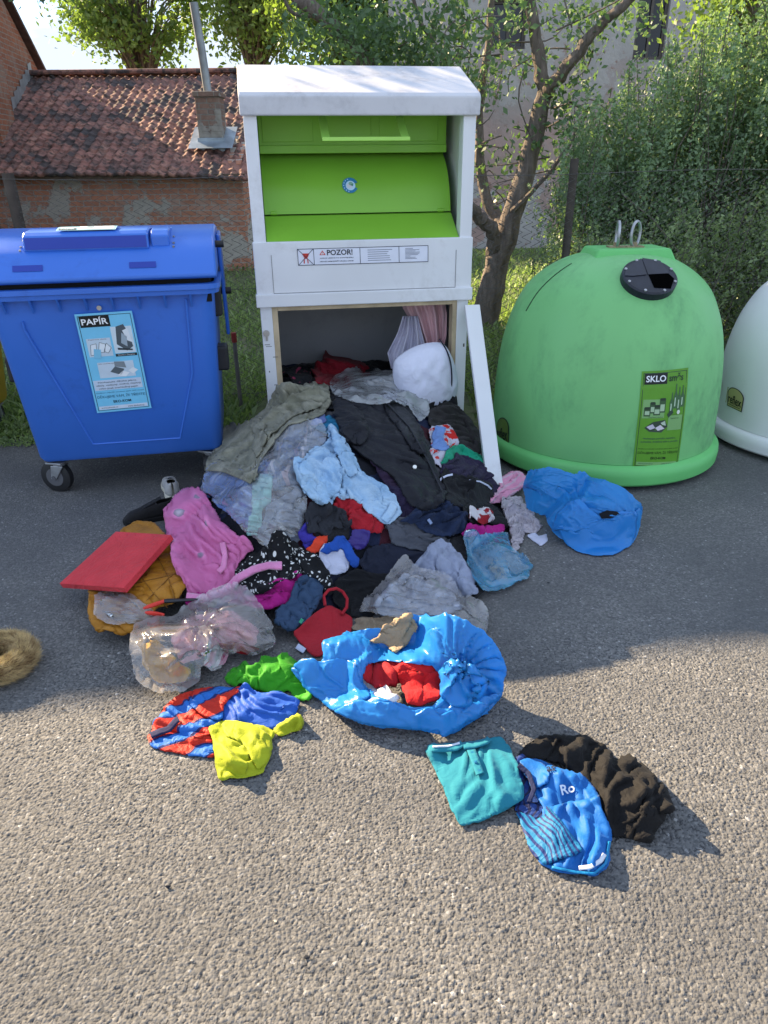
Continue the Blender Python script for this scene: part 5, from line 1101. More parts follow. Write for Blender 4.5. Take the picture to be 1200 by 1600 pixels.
# ---- middle
drape('oprint_shirt', 'dark shirt with torn orange lettering under the black jacket', 'shirt', [(575, 715), (600, 712), (640, 752), (690, 790), (680, 812), (640, 800), (610, 775)], F_oprint, seed=13, group=PILE)
drape('dark_purple_cloth', 'dark purple cloth between denim and black jacket', 'clothing', [(600, 760), (640, 765), (668, 800), (650, 820), (622, 812)], F_purple, seed=14, group=PILE)
drape('red_shirt', 'bright red shirt tucked under the denim jacket hem', 'shirt', [(518, 792), (528, 782), (548, 778), (580, 800), (600, 826), (597, 838), (562, 838), (540, 812)], F_red, seed=15, comp=(.2, .2), amp=.015, group=PILE)
drape('violet_garment', 'blue violet cloth at the right edge of the clear bag', 'clothing', [(464, 838), (478, 814), (488, 838), (498, 846), (480, 864)], F_violet, seed=16, group=PILE)
drape('orange_cloth', 'small orange red cloth below the charcoal garment', 'clothing', [(478, 862), (494, 842), (514, 840), (508, 855), (488, 866)], F_orange, seed=17, group=PILE)
drape('charcoal_garment', 'charcoal garment folded below the denim cuff', 'clothing', [(478, 806), (500, 790), (538, 800), (552, 822), (545, 838), (520, 840), (484, 838)], F_char, seed=18, comp=(.2, .16), amp=.016, group=PILE)
drape('purple_sports_top', 'shiny purple top with white piping', 'top', [(543, 852), (552, 828), (578, 838), (572, 856), (556, 864)], fabric('purple_satin', lin('#3b2f7a'), .35, .15, 200, .1), seed=19, group=PILE)
drape('white_shirt', 'white cotton shirt in the middle of the heap above the red tote', 'shirt', [(492, 882), (502, 864), (525, 858), (548, 872), (545, 892), (520, 900), (503, 896)], F_white, seed=20, amp=.008, group=PILE)
drape('blue_sleeve', 'royal blue sleeve crossing the white cotton shirt', 'sleeve', [(500, 864), (520, 848), (536, 840), (546, 852), (558, 876), (553, 888), (545, 882), (534, 858), (512, 870)], F_royal, seed=21, amp=.012, thick=.008, group=PILE)
drape('navy_tracksuit', 'navy tracksuit bottoms with white piping in the middle of the heap', 'trousers', [(560, 880), (575, 862), (600, 850), (640, 856), (690, 868), (690, 886), (650, 896), (610, 902), (575, 898)], F_navy, seed=22, amp=.014, wl=.07, group=PILE)
drape('black_trousers', 'black trousers spread flat in the hollow below the heap', 'trousers', [(525, 905), (560, 898), (612, 900), (600, 945), (580, 968), (545, 965), (520, 940)], F_black, seed=23, amp=.008, wl=.08, group=PILE)
drape('black_cardigan', 'black cardigan at the right foot of the heap', 'cardigan', [(690, 868), (700, 846), (726, 838), (735, 880), (760, 925), (740, 938), (712, 918)], F_black, seed=24, amp=.012, group=PILE)
drape('grey_sweatshirt', 'dark grey sweatshirt crumpled right of the denim hem', 'sweatshirt', [(604, 832), (618, 812), (642, 810), (672, 830), (702, 846), (696, 868), (660, 862), (640, 858), (615, 852)], F_greyd, seed=25, comp=(.25, .2), amp=.018, group=PILE)
nv = drape('navy_jacket', 'dark navy jacket with small white label patch right of centre', 'jacket', [(624, 818), (655, 792), (700, 780), (732, 800), (728, 832), (695, 842), (662, 832), (640, 818)], fb('#1f2c48'), seed=26, comp=(.18, .15), amp=.016, group=PILE)
strip_on('label', [(669, 813), (674, 820)], 4.5, fb('#8fa3c8'), nv, .006)
# ---- right
drape('brown_jacket', 'dark brown grey jacket hanging by the leaning white board', 'jacket', [(668, 646), (690, 634), (708, 632), (735, 655), (756, 690), (752, 712), (735, 712), (716, 700), (690, 678), (672, 668)], F_brownd, seed=27, comp=(.2, .16), amp=.018, wl=.06, thick=.007, group=PILE)
drape('printed_dress', 'white dress with red print right of the black jacket', 'dress', [(672, 670), (702, 664), (716, 690), (712, 715), (692, 735), (672, 722)], F_redwhite, seed=28, amp=.014, group=PILE)
drape('blue_scarf', 'pale blue scarf lying over the red printed dress', 'scarf', [(676, 680), (680, 667), (696, 668), (692, 686), (704, 704), (694, 708), (674, 700)], F_skyp, seed=29, amp=.012, group=PILE)
drape('green_blouse', 'emerald green blouse below the brown grey jacket', 'blouse', [(690, 730), (698, 706), (715, 697), (738, 706), (760, 718), (752, 728), (720, 726)], F_green, seed=30, amp=.010, group=PILE)
drape('purple_hoodie', 'dark purple hoodie at the foot of the leaning white board', 'hoodie', [(686, 742), (700, 722), (730, 714), (752, 724), (772, 748), (780, 768), (765, 782), (720, 765)], F_purple, seed=31, comp=(.2, .18), amp=.016, group=PILE)
bt = drape('black_tracktop', 'black track top with white piping below the purple hoodie', 'track top', [(682, 758), (690, 746), (706, 742), (740, 750), (768, 758), (774, 776), (760, 792), (722, 796), (694, 784)], F_black, seed=32, comp=(.22, .18), amp=.018, group=PILE)
strip_on('piping', [(684, 757), (690, 749), (698, 745), (707, 743)], 3, F_white, bt, .006); strip_on('piping', [(733, 752), (750, 754), (762, 760), (768, 766)], 2.2, F_white, bt, .006)
drape('pink_striped_top', 'pink striped top in front of the green bell', 'top', [(762, 790), (778, 770), (780, 752), (795, 739), (815, 738), (826, 752), (808, 772), (785, 786)], F_pinkst, seed=33, comp=(.25, .2), amp=.018, group=PILE)
drape('black_skirt', 'black skirt draped over the magenta garment', 'skirt', [(722, 800), (735, 788), (765, 788), (790, 808), (790, 826), (760, 818), (735, 820)], F_black, seed=34, amp=.014, group=PILE)
drape('magenta_garment', 'magenta garment under the red floral beanie at the right', 'clothing', [(722, 840), (730, 820), (760, 824), (790, 822), (788, 834), (760, 838), (742, 842)], F_mag, seed=35, amp=.012, group=PILE)
drape('floral_beanie', 'small white beanie with dark red floral print', 'beanie', [(733, 816), (735, 799), (752, 797), (770, 800), (772, 814), (755, 822), (742, 822)], F_floral, seed=36, amp=.014, wl=.03, group=PILE)
drape('white_knit', 'whitish knitted cardigan beside the shapeless blue bag at the right', 'cardigan', [(784, 792), (790, 780), (812, 779), (826, 800), (848, 822), (838, 836), (822, 834), (816, 846), (805, 864), (797, 862), (800, 835)], F_knit, seed=37, comp=(.25, .22), amp=.016, wl=.03, thick=.006, group=PILE)
drape('white_sock', 'small white sock on the asphalt below the knitted cardigan', 'sock', [(822, 838), (835, 834), (842, 840), (854, 836), (855, 846), (845, 855), (838, 850)], F_white, seed=38, amp=.010, group=PILE)
# ---- denim and black jackets on top
dome(520, 745, .14, .12, .07, .34)
dj = drape('denim_jacket', 'pale blue denim jacket bunched in the centre of the heap', 'jacket', [(514, 666), (525, 672), (540, 690), (553, 715), (568, 742), (598, 760), (618, 786), (626, 806), (604, 823), (578, 802), (550, 778), (532, 784), (502, 793), (474, 770), (466, 738), (482, 708), (512, 692)], F_denim, seed=39, comp=(.26, .18), amp=.018, wl=.07, fold=55, thick=.006, group=PILE)
strip_on('cuff', [(600, 815), (610, 802), (616, 790)], 13, F_denim, dj, .005); strip_on('seam', [(514, 668), (535, 692), (552, 720), (566, 742)], 3, F_denim, dj); strip_on('seam', [(470, 742), (478, 766), (502, 786)], 3, F_denim, dj); strip_on('pocket_slit', [(528, 712), (515, 745), (498, 766)], 3.5, F_navy, dj)
drape('sleeve', None, None, [(488, 706), (506, 700), (524, 716), (536, 742), (530, 772), (510, 790), (490, 786), (470, 764), (468, 738)], F_denim, seed=114, amp=.016, wl=.055, fold=70, thick=.006, parent=dj)
drape('lapel', None, None, [(516, 668), (534, 684), (552, 712), (560, 740), (546, 748), (534, 728), (520, 700)], F_denim, seed=115, amp=.008, wl=.05, thick=.005, parent=dj)
bj = drape('black_jacket', 'black winter jacket lying over the middle of the heap', 'jacket', [(523, 632), (532, 624), (548, 629), (575, 628), (606, 624), (640, 640), (660, 676), (676, 722), (695, 768), (690, 790), (664, 802), (640, 790), (620, 752), (592, 730), (566, 714), (540, 690), (524, 658)], F_blackj, seed=40, comp=(.14, .12), amp=.011, wl=.11, fold=50, thick=.01, group=PILE)
drape('hood', None, None, [(524, 634), (540, 628), (560, 642), (576, 668), (570, 696), (552, 696), (536, 678), (524, 656)], F_blackj, seed=116, amp=.014, wl=.06, thick=.008, parent=bj)
drape('sleeve', None, None, [(600, 628), (624, 632), (648, 656), (664, 690), (664, 716), (646, 706), (626, 676), (604, 648)], F_blackj, seed=117, amp=.012, wl=.07, fold=55, thick=.008, parent=bj)
strip_on('zip', [(600, 626), (640, 668), (668, 720), (690, 768)], 2, F_char, bj, .006)
q = cast(Hm, np.array([648.]), np.array([731.]))[0]; k = MB(); k.tube([q + (0, 0, .002) - np.array(bj.location), q + (0, -.004, .008) - np.array(bj.location)], .010, 12); k.build('button', plain('white_button', (.75, .75, .72, 1), .4), bj, smooth=True)
# clear bag in the hatch mouth
dome(600, 612, .30, .11, .10, .44, 0); 
drape('clear_bag', 'clear plastic bag lying in the mouth of the hatch beside the pillow', 'plastic bag', [(513, 602), (524, 588), (550, 583), (600, 582), (648, 588), (672, 618), (670, 650), (655, 662), (640, 640), (618, 630), (585, 634), (545, 628), (520, 618)], B_wrap, film=.6, seed=41, comp=(.16, .16), amp=.007, wl=.05, fold=5, thick=0, eps=.008, group=PILE)
# ---- pillow and hanging sheets
def pillow():
    c_ = aty(665, 592, 4.33); M_ = MB(); n = 40; rng = np.random.default_rng(4); u = np.linspace(-1, 1, n); A, B = np.meshgrid(u, u)
    W_ = (1 - np.abs(A) ** 3.2) ** .55 * (1 - np.abs(B) ** 3.2) ** .55; pin = 1 - .10 * (A * A * B * B) + .0; wr = gauss(rng.normal(size=A.shape), 1.6); wr /= wr.std()
    ex = np.array([.80, .30, .22]); ex /= np.linalg.norm(ex); ez = np.array([-.28, -.05, .95]); ez -= ex * (ez @ ex); ez /= np.linalg.norm(ez); ey = np.cross(ez, ex)
    def side(s): return (c_ + (A * pin * (1 - .10 * B * B))[..., None] * ex * .205 + (B * pin * (1 - .10 * A * A))[..., None] * ez * .215 + (s * (.115 * W_ + .004 * wr * W_))[..., None] * ey).reshape(-1, 3)
    a = (np.arange(n - 1)[:, None] * n + np.arange(n - 1)[None]).ravel(); Q = np.stack([a, a + 1, a + n + 1, a + n], -1)
    root = empty('pillow', (c_[0], c_[1], c_[2] - .2), 0, 'plump white pillow with dark piping leaning in the right of the hatch', 'pillow'); o = np.array(root.location)
    fast_mesh('cover', np.vstack([side(-1), side(1)]) - o, np.vstack([Q, Q[:, ::-1] + n * n]), fabric('pillow_cotton', lin('#d6d9ea'), .8, .03, 300, .12), root, True)
    k = MB(); k.tube([c_ - o + ex * .205 * (1 - .10 * b_ * b_) * (1 - .10 * b_ * b_) * .35 * (1.9 + .6 * b_) + ez * .215 * b_ * .98 - ey * (.1 * (1 - abs(b_) ** 3) * .95 + .004) for b_ in np.linspace(-.92, .98, 24)], .0045, 8); k.build('piping', F_navy, root, smooth=True)
pillow()
def sheet(name, label, px, y_d, mat, seed, sway):
    """hanging cloth: px gives the left and right outline at several heights"""
    rng = np.random.default_rng(seed); n, mm = 60, 44; ph = rng.random(3) * 6; V = []
    L = np.array([p[:2] for p in px], float); R_ = np.array([p[2:] for p in px], float); f = np.linspace(0, 1, len(px))
    for j in range(n):
        t = j / (n - 1); l = np.array([np.interp(t, f, L[:, k]) for k in (0, 1)]); r = np.array([np.interp(t, f, R_[:, k]) for k in (0, 1)])
        for i in range(mm):
            u = i / (mm - 1); q = l * (1 - u) + r * u; V.append(aty(q[0], q[1], y_d + .035 * math.sin(u * 15 + ph[0] + t * 1.2) * (.4 + .6 * t) + .02 * math.sin(u * 31 + ph[1] + t * 2) + sway * t))
    a = (np.arange(n - 1)[:, None] * mm + np.arange(mm - 1)[None]).ravel(); V = np.array(V)
    o = fast_mesh(name, V, np.stack([a, a + mm, a + mm + 1, a + 1], -1), mat, None, True, (V[:, 0].mean(), V[:, 1].mean(), V[:, 2].min())); s_ = o.modifiers.new('thick', 'SOLIDIFY'); s_.thickness = .003; tag(o, label, 'sheet')
sheet('pink_sheet', 'pale pink sheet hanging inside the hatch above the pillow', [(622, 468, 694, 462), (640, 500, 698, 490), (655, 530, 697, 525), (668, 560, 690, 552)], 4.60, fabric('pink_sheet_cotton', lin('#d9b3b8'), .9, .06, 300, .1), 3, -.02)
sheet('white_sheet', 'white sheet corner hanging left of the pale pink sheet', [(630, 494, 652, 494), (622, 520, 660, 522), (606, 552, 668, 552), (612, 576, 650, 572)], 4.55, fabric('white_sheet_cotton', lin('#c8c6d6'), .9, .05, 300, .1), 5, -.03)
# ================================================================== FRONT ROW
# mustard quilted jacket
dome(215, 905, .24, .20, .15, 0, .3); dome(180, 975, .16, .12, .09, 0); dome(262, 900, .13, .15, .18, 0)
mj = drape('quilted_jacket', 'puffy mustard quilted jacket beneath the red cushion', 'jacket', [(190, 836), (212, 822), (242, 826), (264, 846), (292, 866), (300, 915), (285, 942), (255, 952), (236, 968), (214, 990), (178, 1000), (150, 990), (140, 965), (142, 930), (165, 900)], F_mustard, seed=50, comp=(.10, .10), amp=.010, wl=.12, thick=.012, puff=.0008, eps=.012)
for P_ in ([(190, 918), (235, 906), (290, 894)], [(245, 868), (262, 900), (275, 940)], [(205, 880), (238, 925), (262, 950)], [(160, 955), (185, 962), (212, 985)], [(228, 940), (262, 905), (296, 880)]): strip_on('quilt_seam', P_, 1.1, fabric('mustard_seam', lin('#7c5216'), .7), mj, .001)
# pink fleece with sash
dome(315, 850, .20, .20, .24, 0, .2); dome(345, 890, .16, .12, .15, 0)
pf = drape('fleece_robe', 'pink fleece dressing gown with pale spots bunched at the left of the heap', 'dressing gown', [(258, 806), (270, 790), (292, 777), (312, 771), (322, 778), (336, 805), (348, 822), (368, 838), (392, 850), (396, 862), (372, 880), (364, 908), (330, 928), (296, 936), (290, 905), (276, 872), (264, 845)], F_fleece, seed=51, comp=(.24, .2), amp=.019, wl=.085, fold=65, thick=.009)
strip_on('collar', [(348, 850), (352, 872), (350, 888), (342, 896)], 8, F_pinkf, pf, .008, .008)
# magenta and speckled, quilted slate, red tote
drape('magenta_leggings', 'magenta leggings trailing under the speckled blouse', 'leggings', [(285, 944), (310, 930), (345, 925), (395, 930), (440, 915), (468, 894), (488, 889), (486, 902), (470, 922), (450, 946), (420, 953), (395, 950), (340, 940), (300, 956)], F_mag, seed=52, comp=(.2, .16), amp=.012)
drape('slate_quilt_vest', 'slate blue padded vest between magenta leggings and red tote', 'vest', [(428, 958), (452, 946), (470, 916), (488, 904), (502, 920), (500, 950), (478, 980), (452, 992), (434, 980)], F_quilt, seed=53, comp=(.14, .12), amp=.016, wl=.05, thick=.016, eps=.016)
tv = bpy.data.objects['slate_quilt_vest']; strip_on('label', [(469, 977), (473, 971)], 5, fb('#3c9a78'), tv, .012)
drape('speckled_blouse', 'black and white speckled blouse below the clear bag', 'blouse', [(374, 888), (396, 868), (430, 856), (462, 853), (490, 868), (512, 900), (524, 926), (512, 932), (496, 908), (468, 896), (440, 912), (410, 930), (384, 930), (368, 915)], F_speck, seed=54, comp=(.2, .16), amp=.016, thick=.005)
sash = strip_on('fleece_belt', [(292, 936), (320, 940), (350, 930), (372, 908), (398, 894), (420, 888), (441, 888)], 11, F_pinkf, None, .014, .012, 60); tag(sash, 'narrow pink fleece robe belt curling over the speckled blouse', 'scarf')  # belt of the pink fleece dressing gown
tb = drape('tote_bag', 'red canvas tote bag lying flat with its handle looped', 'tote bag', [(458, 992), (486, 966), (512, 946), (548, 966), (552, 985), (538, 1006), (496, 1030), (478, 1014)], F_tote, seed=55, comp=(.04, .04), amp=.006, wl=.12, thick=.006, rp=1)
strip_on('care_label', [(464, 1010), (476, 1018)], 9, fb('#b7c0d8'), tb, .003)
def loop_on(name, pts, r, mat, parent, hgt):
    P_ = cast(Hm, np.array([p[0] for p in pts], float), np.array([p[1] for p in pts], float)); P_[:, 2] += r + np.array(hgt); P_ = P_ - np.array(parent.location); k = MB(); k.tube(list(P_), r, 8); return k.build(name, mat, parent, smooth=True)
loop_on('handle', [(508, 948), (506, 938), (514, 932), (526, 931), (536, 936), (543, 946), (542, 956), (534, 962)], .007, F_tote, tb, [.0, .015, .025, .03, .03, .025, .015, 0])
# red seat cushion
def cushion():
    c4 = [ground(92, 910, .11), ground(192, 917, .19), ground(266, 834, .27), ground(180, 829, .21)]; n = np.cross(c4[1] - c4[0], c4[3] - c4[0]); n /= np.linalg.norm(n); N = 26; rng = np.random.default_rng(8); wv = gauss(rng.normal(size=(N, N)), 3); wv /= wv.std(); V = []
    A, B = np.meshgrid(np.linspace(0, 1, N), np.linspace(0, 1, N)); ed = np.clip(np.minimum(np.minimum(A, 1 - A), np.minimum(B, 1 - B)) * 14, 0, 1) ** .5
    T = c4[0] * ((1 - A) * (1 - B))[..., None] + c4[1] * (A * (1 - B))[..., None] + c4[2] * (A * B)[..., None] + c4[3] * ((1 - A) * B)[..., None]
    top_ = T + n * (.006 * ed - .006 + .0012 * wv * ed)[..., None]; botm = T - n * (.042 - .010 * (1 - ed))[..., None]
    a = (np.arange(N - 1)[:, None] * N + np.arange(N - 1)[None]).ravel(); Q = [np.stack([a, a + 1, a + N + 1, a + N], -1), np.stack([a + N, a + N + 1, a + 1, a], -1) + N * N]
    ring = list(range(N)) + [N - 1 + N * i for i in range(1, N)] + [N * N - 1 - i for i in range(1, N)] + [N * (N - 1 - i) for i in range(1, N - 1)]
    Q.append(np.array([(ring[i], ring[i] + N * N, ring[(i + 1) % len(ring)] + N * N, ring[(i + 1) % len(ring)]) for i in range(len(ring))])); V = np.vstack([top_.reshape(-1, 3), botm.reshape(-1, 3)]); loc = (V[:, 0].mean(), V[:, 1].mean(), V[:, 2].min())
    o = fast_mesh('seat_cushion', V, np.vstack(Q), fabric('red_cushion_cloth', lin('#c83c44'), .9, .12, 340, .35), None, True, loc); o.data.set_sharp_from_angle(angle=rad(50)); tag(o, 'flat red foam seat cushion lying on the mustard jacket', 'cushion')
cushion()
# flat cardboard in clear wrapping over the mustard jacket, with red shears
drape('cardboard_sleeve', 'brown cardboard strip in clear wrapping on the mustard jacket', 'packaging', [(170, 968), (176, 962), (215, 962), (250, 966), (252, 982), (215, 978)], fb('#8a6a48'), seed=56, comp=(0, 0), amp=.001, thick=.003, rp=0)
drape('plastic_wrapper', 'torn clear wrapper over the lower edge of the mustard jacket', 'wrapper', [(146, 935), (165, 925), (205, 930), (238, 955), (252, 984), (215, 980), (175, 978), (150, 966)], B_clear, seed=57, comp=(.14, .14), amp=.008, wl=.03, thick=0, eps=.008)
loc_ = cast(Hm, np.array([240.]), np.array([950.]))[0]
def red_handles():
    root = empty('garden_shears', loc_, 0, 'pair of red handled shears beside the milky bag', 'shears'); o = np.array(root.location)
    for a, b_ in (((225, 958), (262, 945)), ((228, 964), (258, 968))):
        k = MB(); P_ = cast(Hm, np.linspace(a[0], b_[0], 6), np.linspace(a[1], b_[1], 6)) + (0, 0, .022) - o; k.tube(list(P_), [.004, .008, .009, .009, .008, .006], 8); k.build('grip', flat('red_grip', lin('#d8392c'), .4), root, smooth=True)
    k = MB(); P_ = cast(Hm, np.linspace(258, 312, 6), np.linspace(947, 944, 6)) + (0, 0, .024) - o; k.tube(list(P_), [.008, .009, .008, .007, .006, .004], 6); k.build('blade', plain('dark_blade', (.05, .05, .055, 1), .35, .7), root, smooth=True)
red_handles()
# milky carrier bag with its contents
dome(255, 1040, .22, .18, .14, 0); dome(370, 985, .22, .20, .15, 0, .4)
drape('yellow_garment', 'yellow garment inside the milky bag', 'clothing', [(222, 1010), (245, 1000), (265, 1030), (296, 1050), (285, 1068), (245, 1068), (225, 1045)], fb('#c89a35'), seed=60, amp=.014)
drape('pink_shirt', 'pale pink shirt inside the milky bag', 'shirt', [(265, 1000), (300, 965), (360, 955), (405, 985), (400, 1012), (345, 1015), (310, 1030), (285, 1040)], fb('#d9a2ac'), seed=61, amp=.014)
drape('candy_scarf', 'candy striped scarf spilling out of the milky bag', 'scarf', [(318, 1040), (322, 1018), (345, 1012), (362, 1025), (352, 1040), (332, 1046)], F_candy, seed=62, amp=.012)
drape('red_trim', 'dark red trimmed cloth below the pale pink shirt', 'clothing', [(340, 1010), (380, 1008), (405, 1016), (385, 1024), (350, 1018)], F_redd, seed=63, amp=.008)
def rad_init(cx, cy, k_, a=1.2):
    return lambda U, V: a * np.sin(k_ * np.arctan2(V - cy, (U - cx)) + 1.5 * np.sin(np.hypot(U - cx, V - cy) * .05)) * np.exp(-np.hypot(U - cx, V - cy) / 90)
drape('carrier_bag', 'milky white carrier bag of pink and yellow clothes in the front row', 'plastic bag', [(203, 1010), (210, 985), (232, 970), (268, 966), (300, 945), (340, 928), (365, 922), (380, 921), (398, 936), (416, 968), (430, 992), (424, 1012), (398, 1028), (365, 1022), (352, 1034), (352, 1055), (332, 1062), (318, 1052), (312, 1066), (285, 1086), (245, 1086), (215, 1066)], B_milky, film=.35, seed=64, comp=(.18, .18), amp=.008, wl=.06, thick=0, eps=.012, init=rad_init(320, 985, 9))
# football shirts in the sun
dome(420, 1062, .13, .08, .05, 0)
drape('green_tshirt', 'bright green crumpled shirt above the royal blue one', 'shirt', [(348, 1062), (362, 1046), (385, 1042), (405, 1040), (425, 1030), (452, 1027), (468, 1038), (474, 1062), (486, 1090), (478, 1099), (462, 1094), (448, 1078), (430, 1092), (405, 1080), (375, 1080)], fabric('grass_green_jersey', lin('#3fae1c', .68), .7, .1, 300, .10), seed=70, comp=(.24, .2), amp=.013, wl=.045)
fj = drape('football_shirt', 'red and blue striped football shirt folded on the asphalt', 'shirt', [(231, 1156), (240, 1135), (256, 1110), (276, 1090), (310, 1078), (348, 1076), (380, 1078), (352, 1100), (342, 1130), (336, 1160), (336, 1184), (302, 1182), (262, 1174), (236, 1168)], F_jersey, seed=71, comp=(.16, .14), amp=.010, wl=.06, step=.0068, thick=.005)
strip_on('collar', [(236, 1152), (250, 1146), (264, 1142), (276, 1128), (280, 1126)], 9, fb('#20244a'), fj, .008, .005)
dome(410, 1105, .14, .10, .02, 0)
drape('blue_tshirt', 'royal blue crumpled shirt between red jersey and lime shirt', 'shirt', [(345, 1100), (362, 1080), (385, 1076), (410, 1088), (440, 1082), (470, 1098), (462, 1116), (448, 1134), (425, 1140), (385, 1134), (350, 1132)], fabric('royal_jersey', lin('#2563cf', .7), .6, .1, 300, .10), seed=72, comp=(.2, .18), amp=.011, wl=.05, step=.0068)
drape('lime_sleeve', 'lime yellow sleeve sticking out beside the royal blue shirt', 'sleeve', [(425, 1146), (440, 1132), (466, 1117), (474, 1130), (470, 1142), (440, 1151)], fabric('lime_jersey', lin('#c3cf26', .62), .7, .06, 300, .10), seed=73, amp=.012, wl=.03)
dome(378, 1175, .09, .11, .02, 0)
drape('lime_shirt', 'lime yellow shirt folded in front of the other shirts', 'shirt', [(326, 1140), (345, 1130), (362, 1128), (385, 1134), (412, 1138), (430, 1146), (424, 1162), (420, 1188), (410, 1210), (380, 1218), (344, 1222), (336, 1190), (332, 1160)], bpy.data.materials['lime_jersey'], seed=74, comp=(.14, .12), amp=.008, wl=.06, step=.0065, thick=.003)
ls = bpy.data.objects['lime_shirt']; drape('fold', None, None, [(344, 1132), (366, 1128), (400, 1136), (422, 1152), (424, 1168), (418, 1190), (404, 1206), (392, 1180), (376, 1158), (352, 1150)], bpy.data.materials['lime_jersey'], seed=124, amp=.008, wl=.05, fold=60, step=.0065, thick=.003, parent=ls)
drape('fold', None, None, [(300, 1082), (350, 1078), (378, 1080), (352, 1100), (344, 1128), (318, 1120), (296, 1104)], F_jersey, seed=125, amp=.008, wl=.05, step=.0068, thick=.003, parent=fj)
# ---- grey shirt and clear bags to the right of the tote
dome(690, 905, .17, .13, .11, 0); dome(620, 955, .16, .09, .05, 0)
drape('grey_shirt', 'blue grey shirt half inside a clear bag in front of the heap', 'shirt', [(640, 890), (660, 866), (690, 848), (702, 852), (718, 874), (734, 902), (746, 928), (730, 938), (712, 932), (690, 936), (660, 930), (640, 912)], F_greysh, seed=80, comp=(.2, .18), amp=.016, wl=.05, thick=.006)
drape('white_tshirt', 'whitish shirt showing through the clear bag round the grey shirt', 'shirt', [(578, 948), (600, 922), (636, 898), (672, 916), (708, 930), (722, 958), (690, 962), (640, 962), (600, 964)], fb('#aab4c8'), seed=126, amp=.012, wl=.05)
drape('beige_trousers', 'beige trousers peeping out from under the clear bag', 'trousers', [(548, 984), (560, 968), (605, 966), (655, 964), (650, 985), (610, 984), (575, 992)], F_beige, seed=81, amp=.012)
drape('clear_bag', 'crumpled clear plastic bag round the blue grey shirt', 'plastic bag', [(562, 964), (568, 945), (590, 920), (612, 896), (634, 876), (650, 888), (680, 898), (706, 908), (722, 930), (728, 942), (752, 946), (764, 970), (758, 996), (735, 984), (700, 966), (660, 962), (630, 972), (600, 966)], B_milky, film=.5, seed=82, comp=(.18, .18), amp=.008, wl=.05, thick=0, eps=.012)
# thin blue bag
dome(772, 882, .15, .12, .10, 0)
drape('straw_bundle', 'pale printed cloth glinting inside the thin blue bag', 'clothing', [(765, 888), (772, 872), (790, 876), (795, 900), (790, 918), (775, 910)], pattern('straw_print', blotch(lin('#b5a070'), lin('#3a3a36'), 14, .5)), seed=83)
drape('blue_bag', 'thin see through blue bag at the right foot of the heap', 'plastic bag', [(724, 846), (750, 838), (790, 832), (798, 858), (818, 872), (832, 886), (826, 904), (800, 916), (780, 926), (752, 926), (736, 902)], B_bluet, film=.4, seed=84, comp=(.18, .18), amp=.008, wl=.06, thick=0, eps=.008)
# full blue bag by the bell
dome(868, 790, .20, .20, .36, 0); dome(945, 812, .20, .22, .25, 0); dome(915, 835, .22, .13, .20, 0); dome(842, 772, .13, .14, .22, 0)
drape('blue_bag', 'slumped blue refuse bag beside the green bell', 'plastic bag', [(814, 772), (822, 748), (836, 734), (868, 733), (895, 742), (940, 750), (978, 766), (1004, 792), (1000, 825), (990, 850), (962, 868), (928, 869), (898, 861), (868, 838), (846, 806), (825, 798)], B_blue, film=.35, seed=85, comp=(.20, .18), amp=.008, wl=.09, thick=0, eps=.006, init=rad_init(905, 790, 6, .9), step=.0068)
dome(925, 838, .22, .12, .245, 0)
sb = [o for o in bpy.data.objects if o.get('label') == 'slumped blue refuse bag beside the green bell'][0]
drape('fold', None, None, [(862, 826), (872, 802), (888, 784), (906, 780), (922, 796), (938, 812), (968, 800), (996, 800), (993, 838), (984, 855), (960, 867), (928, 869), (898, 861), (874, 844)], B_blue, film=.35, seed=87, amp=.007, wl=.08, thick=.001, parent=sb)
drape('tear', None, None, [(936, 804), (948, 799), (964, 801), (968, 805), (952, 811), (940, 811)], fb('#0d1018'), seed=86, amp=.001, thick=0, rp=0, jit=0, eps=.004, parent=sb)
# ---- big torn blue bag in front
dome(640, 1010, .34, .11, .22, 0, .05); dome(735, 1040, .20, .21, .38, 0); dome(525, 1050, .20, .13, .15, 0, -.2); dome(640, 1125, .27, .08, .10, 0); dome(640, 1065, .18, .13, .10, 0)
drape('white_liner', 'crumpled white plastic inside the torn blue bag', 'plastic', [(548, 1040), (575, 1036), (588, 1070), (625, 1092), (622, 1104), (590, 1100), (560, 1085)], fb('#cfd2dc'), seed=90, amp=.012)
drape('red_garment', 'dark red folded garment at the back of the torn blue bag', 'clothing', [(566, 1062), (572, 1036), (600, 1033), (632, 1036), (636, 1062), (612, 1076), (590, 1076)], fb('#9c1420', rough=.8), seed=91, amp=.012, thick=.012)
dome(655, 1075, .09, .10, .14, 0)
drape('red_garment', 'brighter red folded garment at the front of the torn blue bag', 'clothing', [(624, 1058), (628, 1040), (655, 1036), (682, 1044), (690, 1070), (684, 1096), (655, 1106), (636, 1100), (630, 1080)], fb('#b3121a', rough=.8), seed=92, amp=.010, thick=.014)
tbg = drape('blue_bag', 'big torn blue refuse bag with red clothes inside in the front row', 'plastic bag', [(455, 1046), (480, 1040), (507, 1034), (506, 1002), (530, 996), (560, 986), (592, 984), (620, 984), (645, 966), (680, 962), (715, 966), (745, 982), (772, 1006), (788, 1045), (786, 1086), (760, 1116), (712, 1146), (692, 1150), (650, 1142), (600, 1138), (560, 1130), (520, 1112), (478, 1078)], B_blue, film=.3, seed=93, holes=[[(572, 1040), (600, 1034), (640, 1038), (676, 1042), (690, 1060), (690, 1092), (676, 1106), (645, 1108), (615, 1098), (585, 1088), (565, 1066)]], comp=(.16, .16), amp=.0065, wl=.09, thick=.0015, eps=.006, init=rad_init(722, 1062, 17, .9), step=.0068)
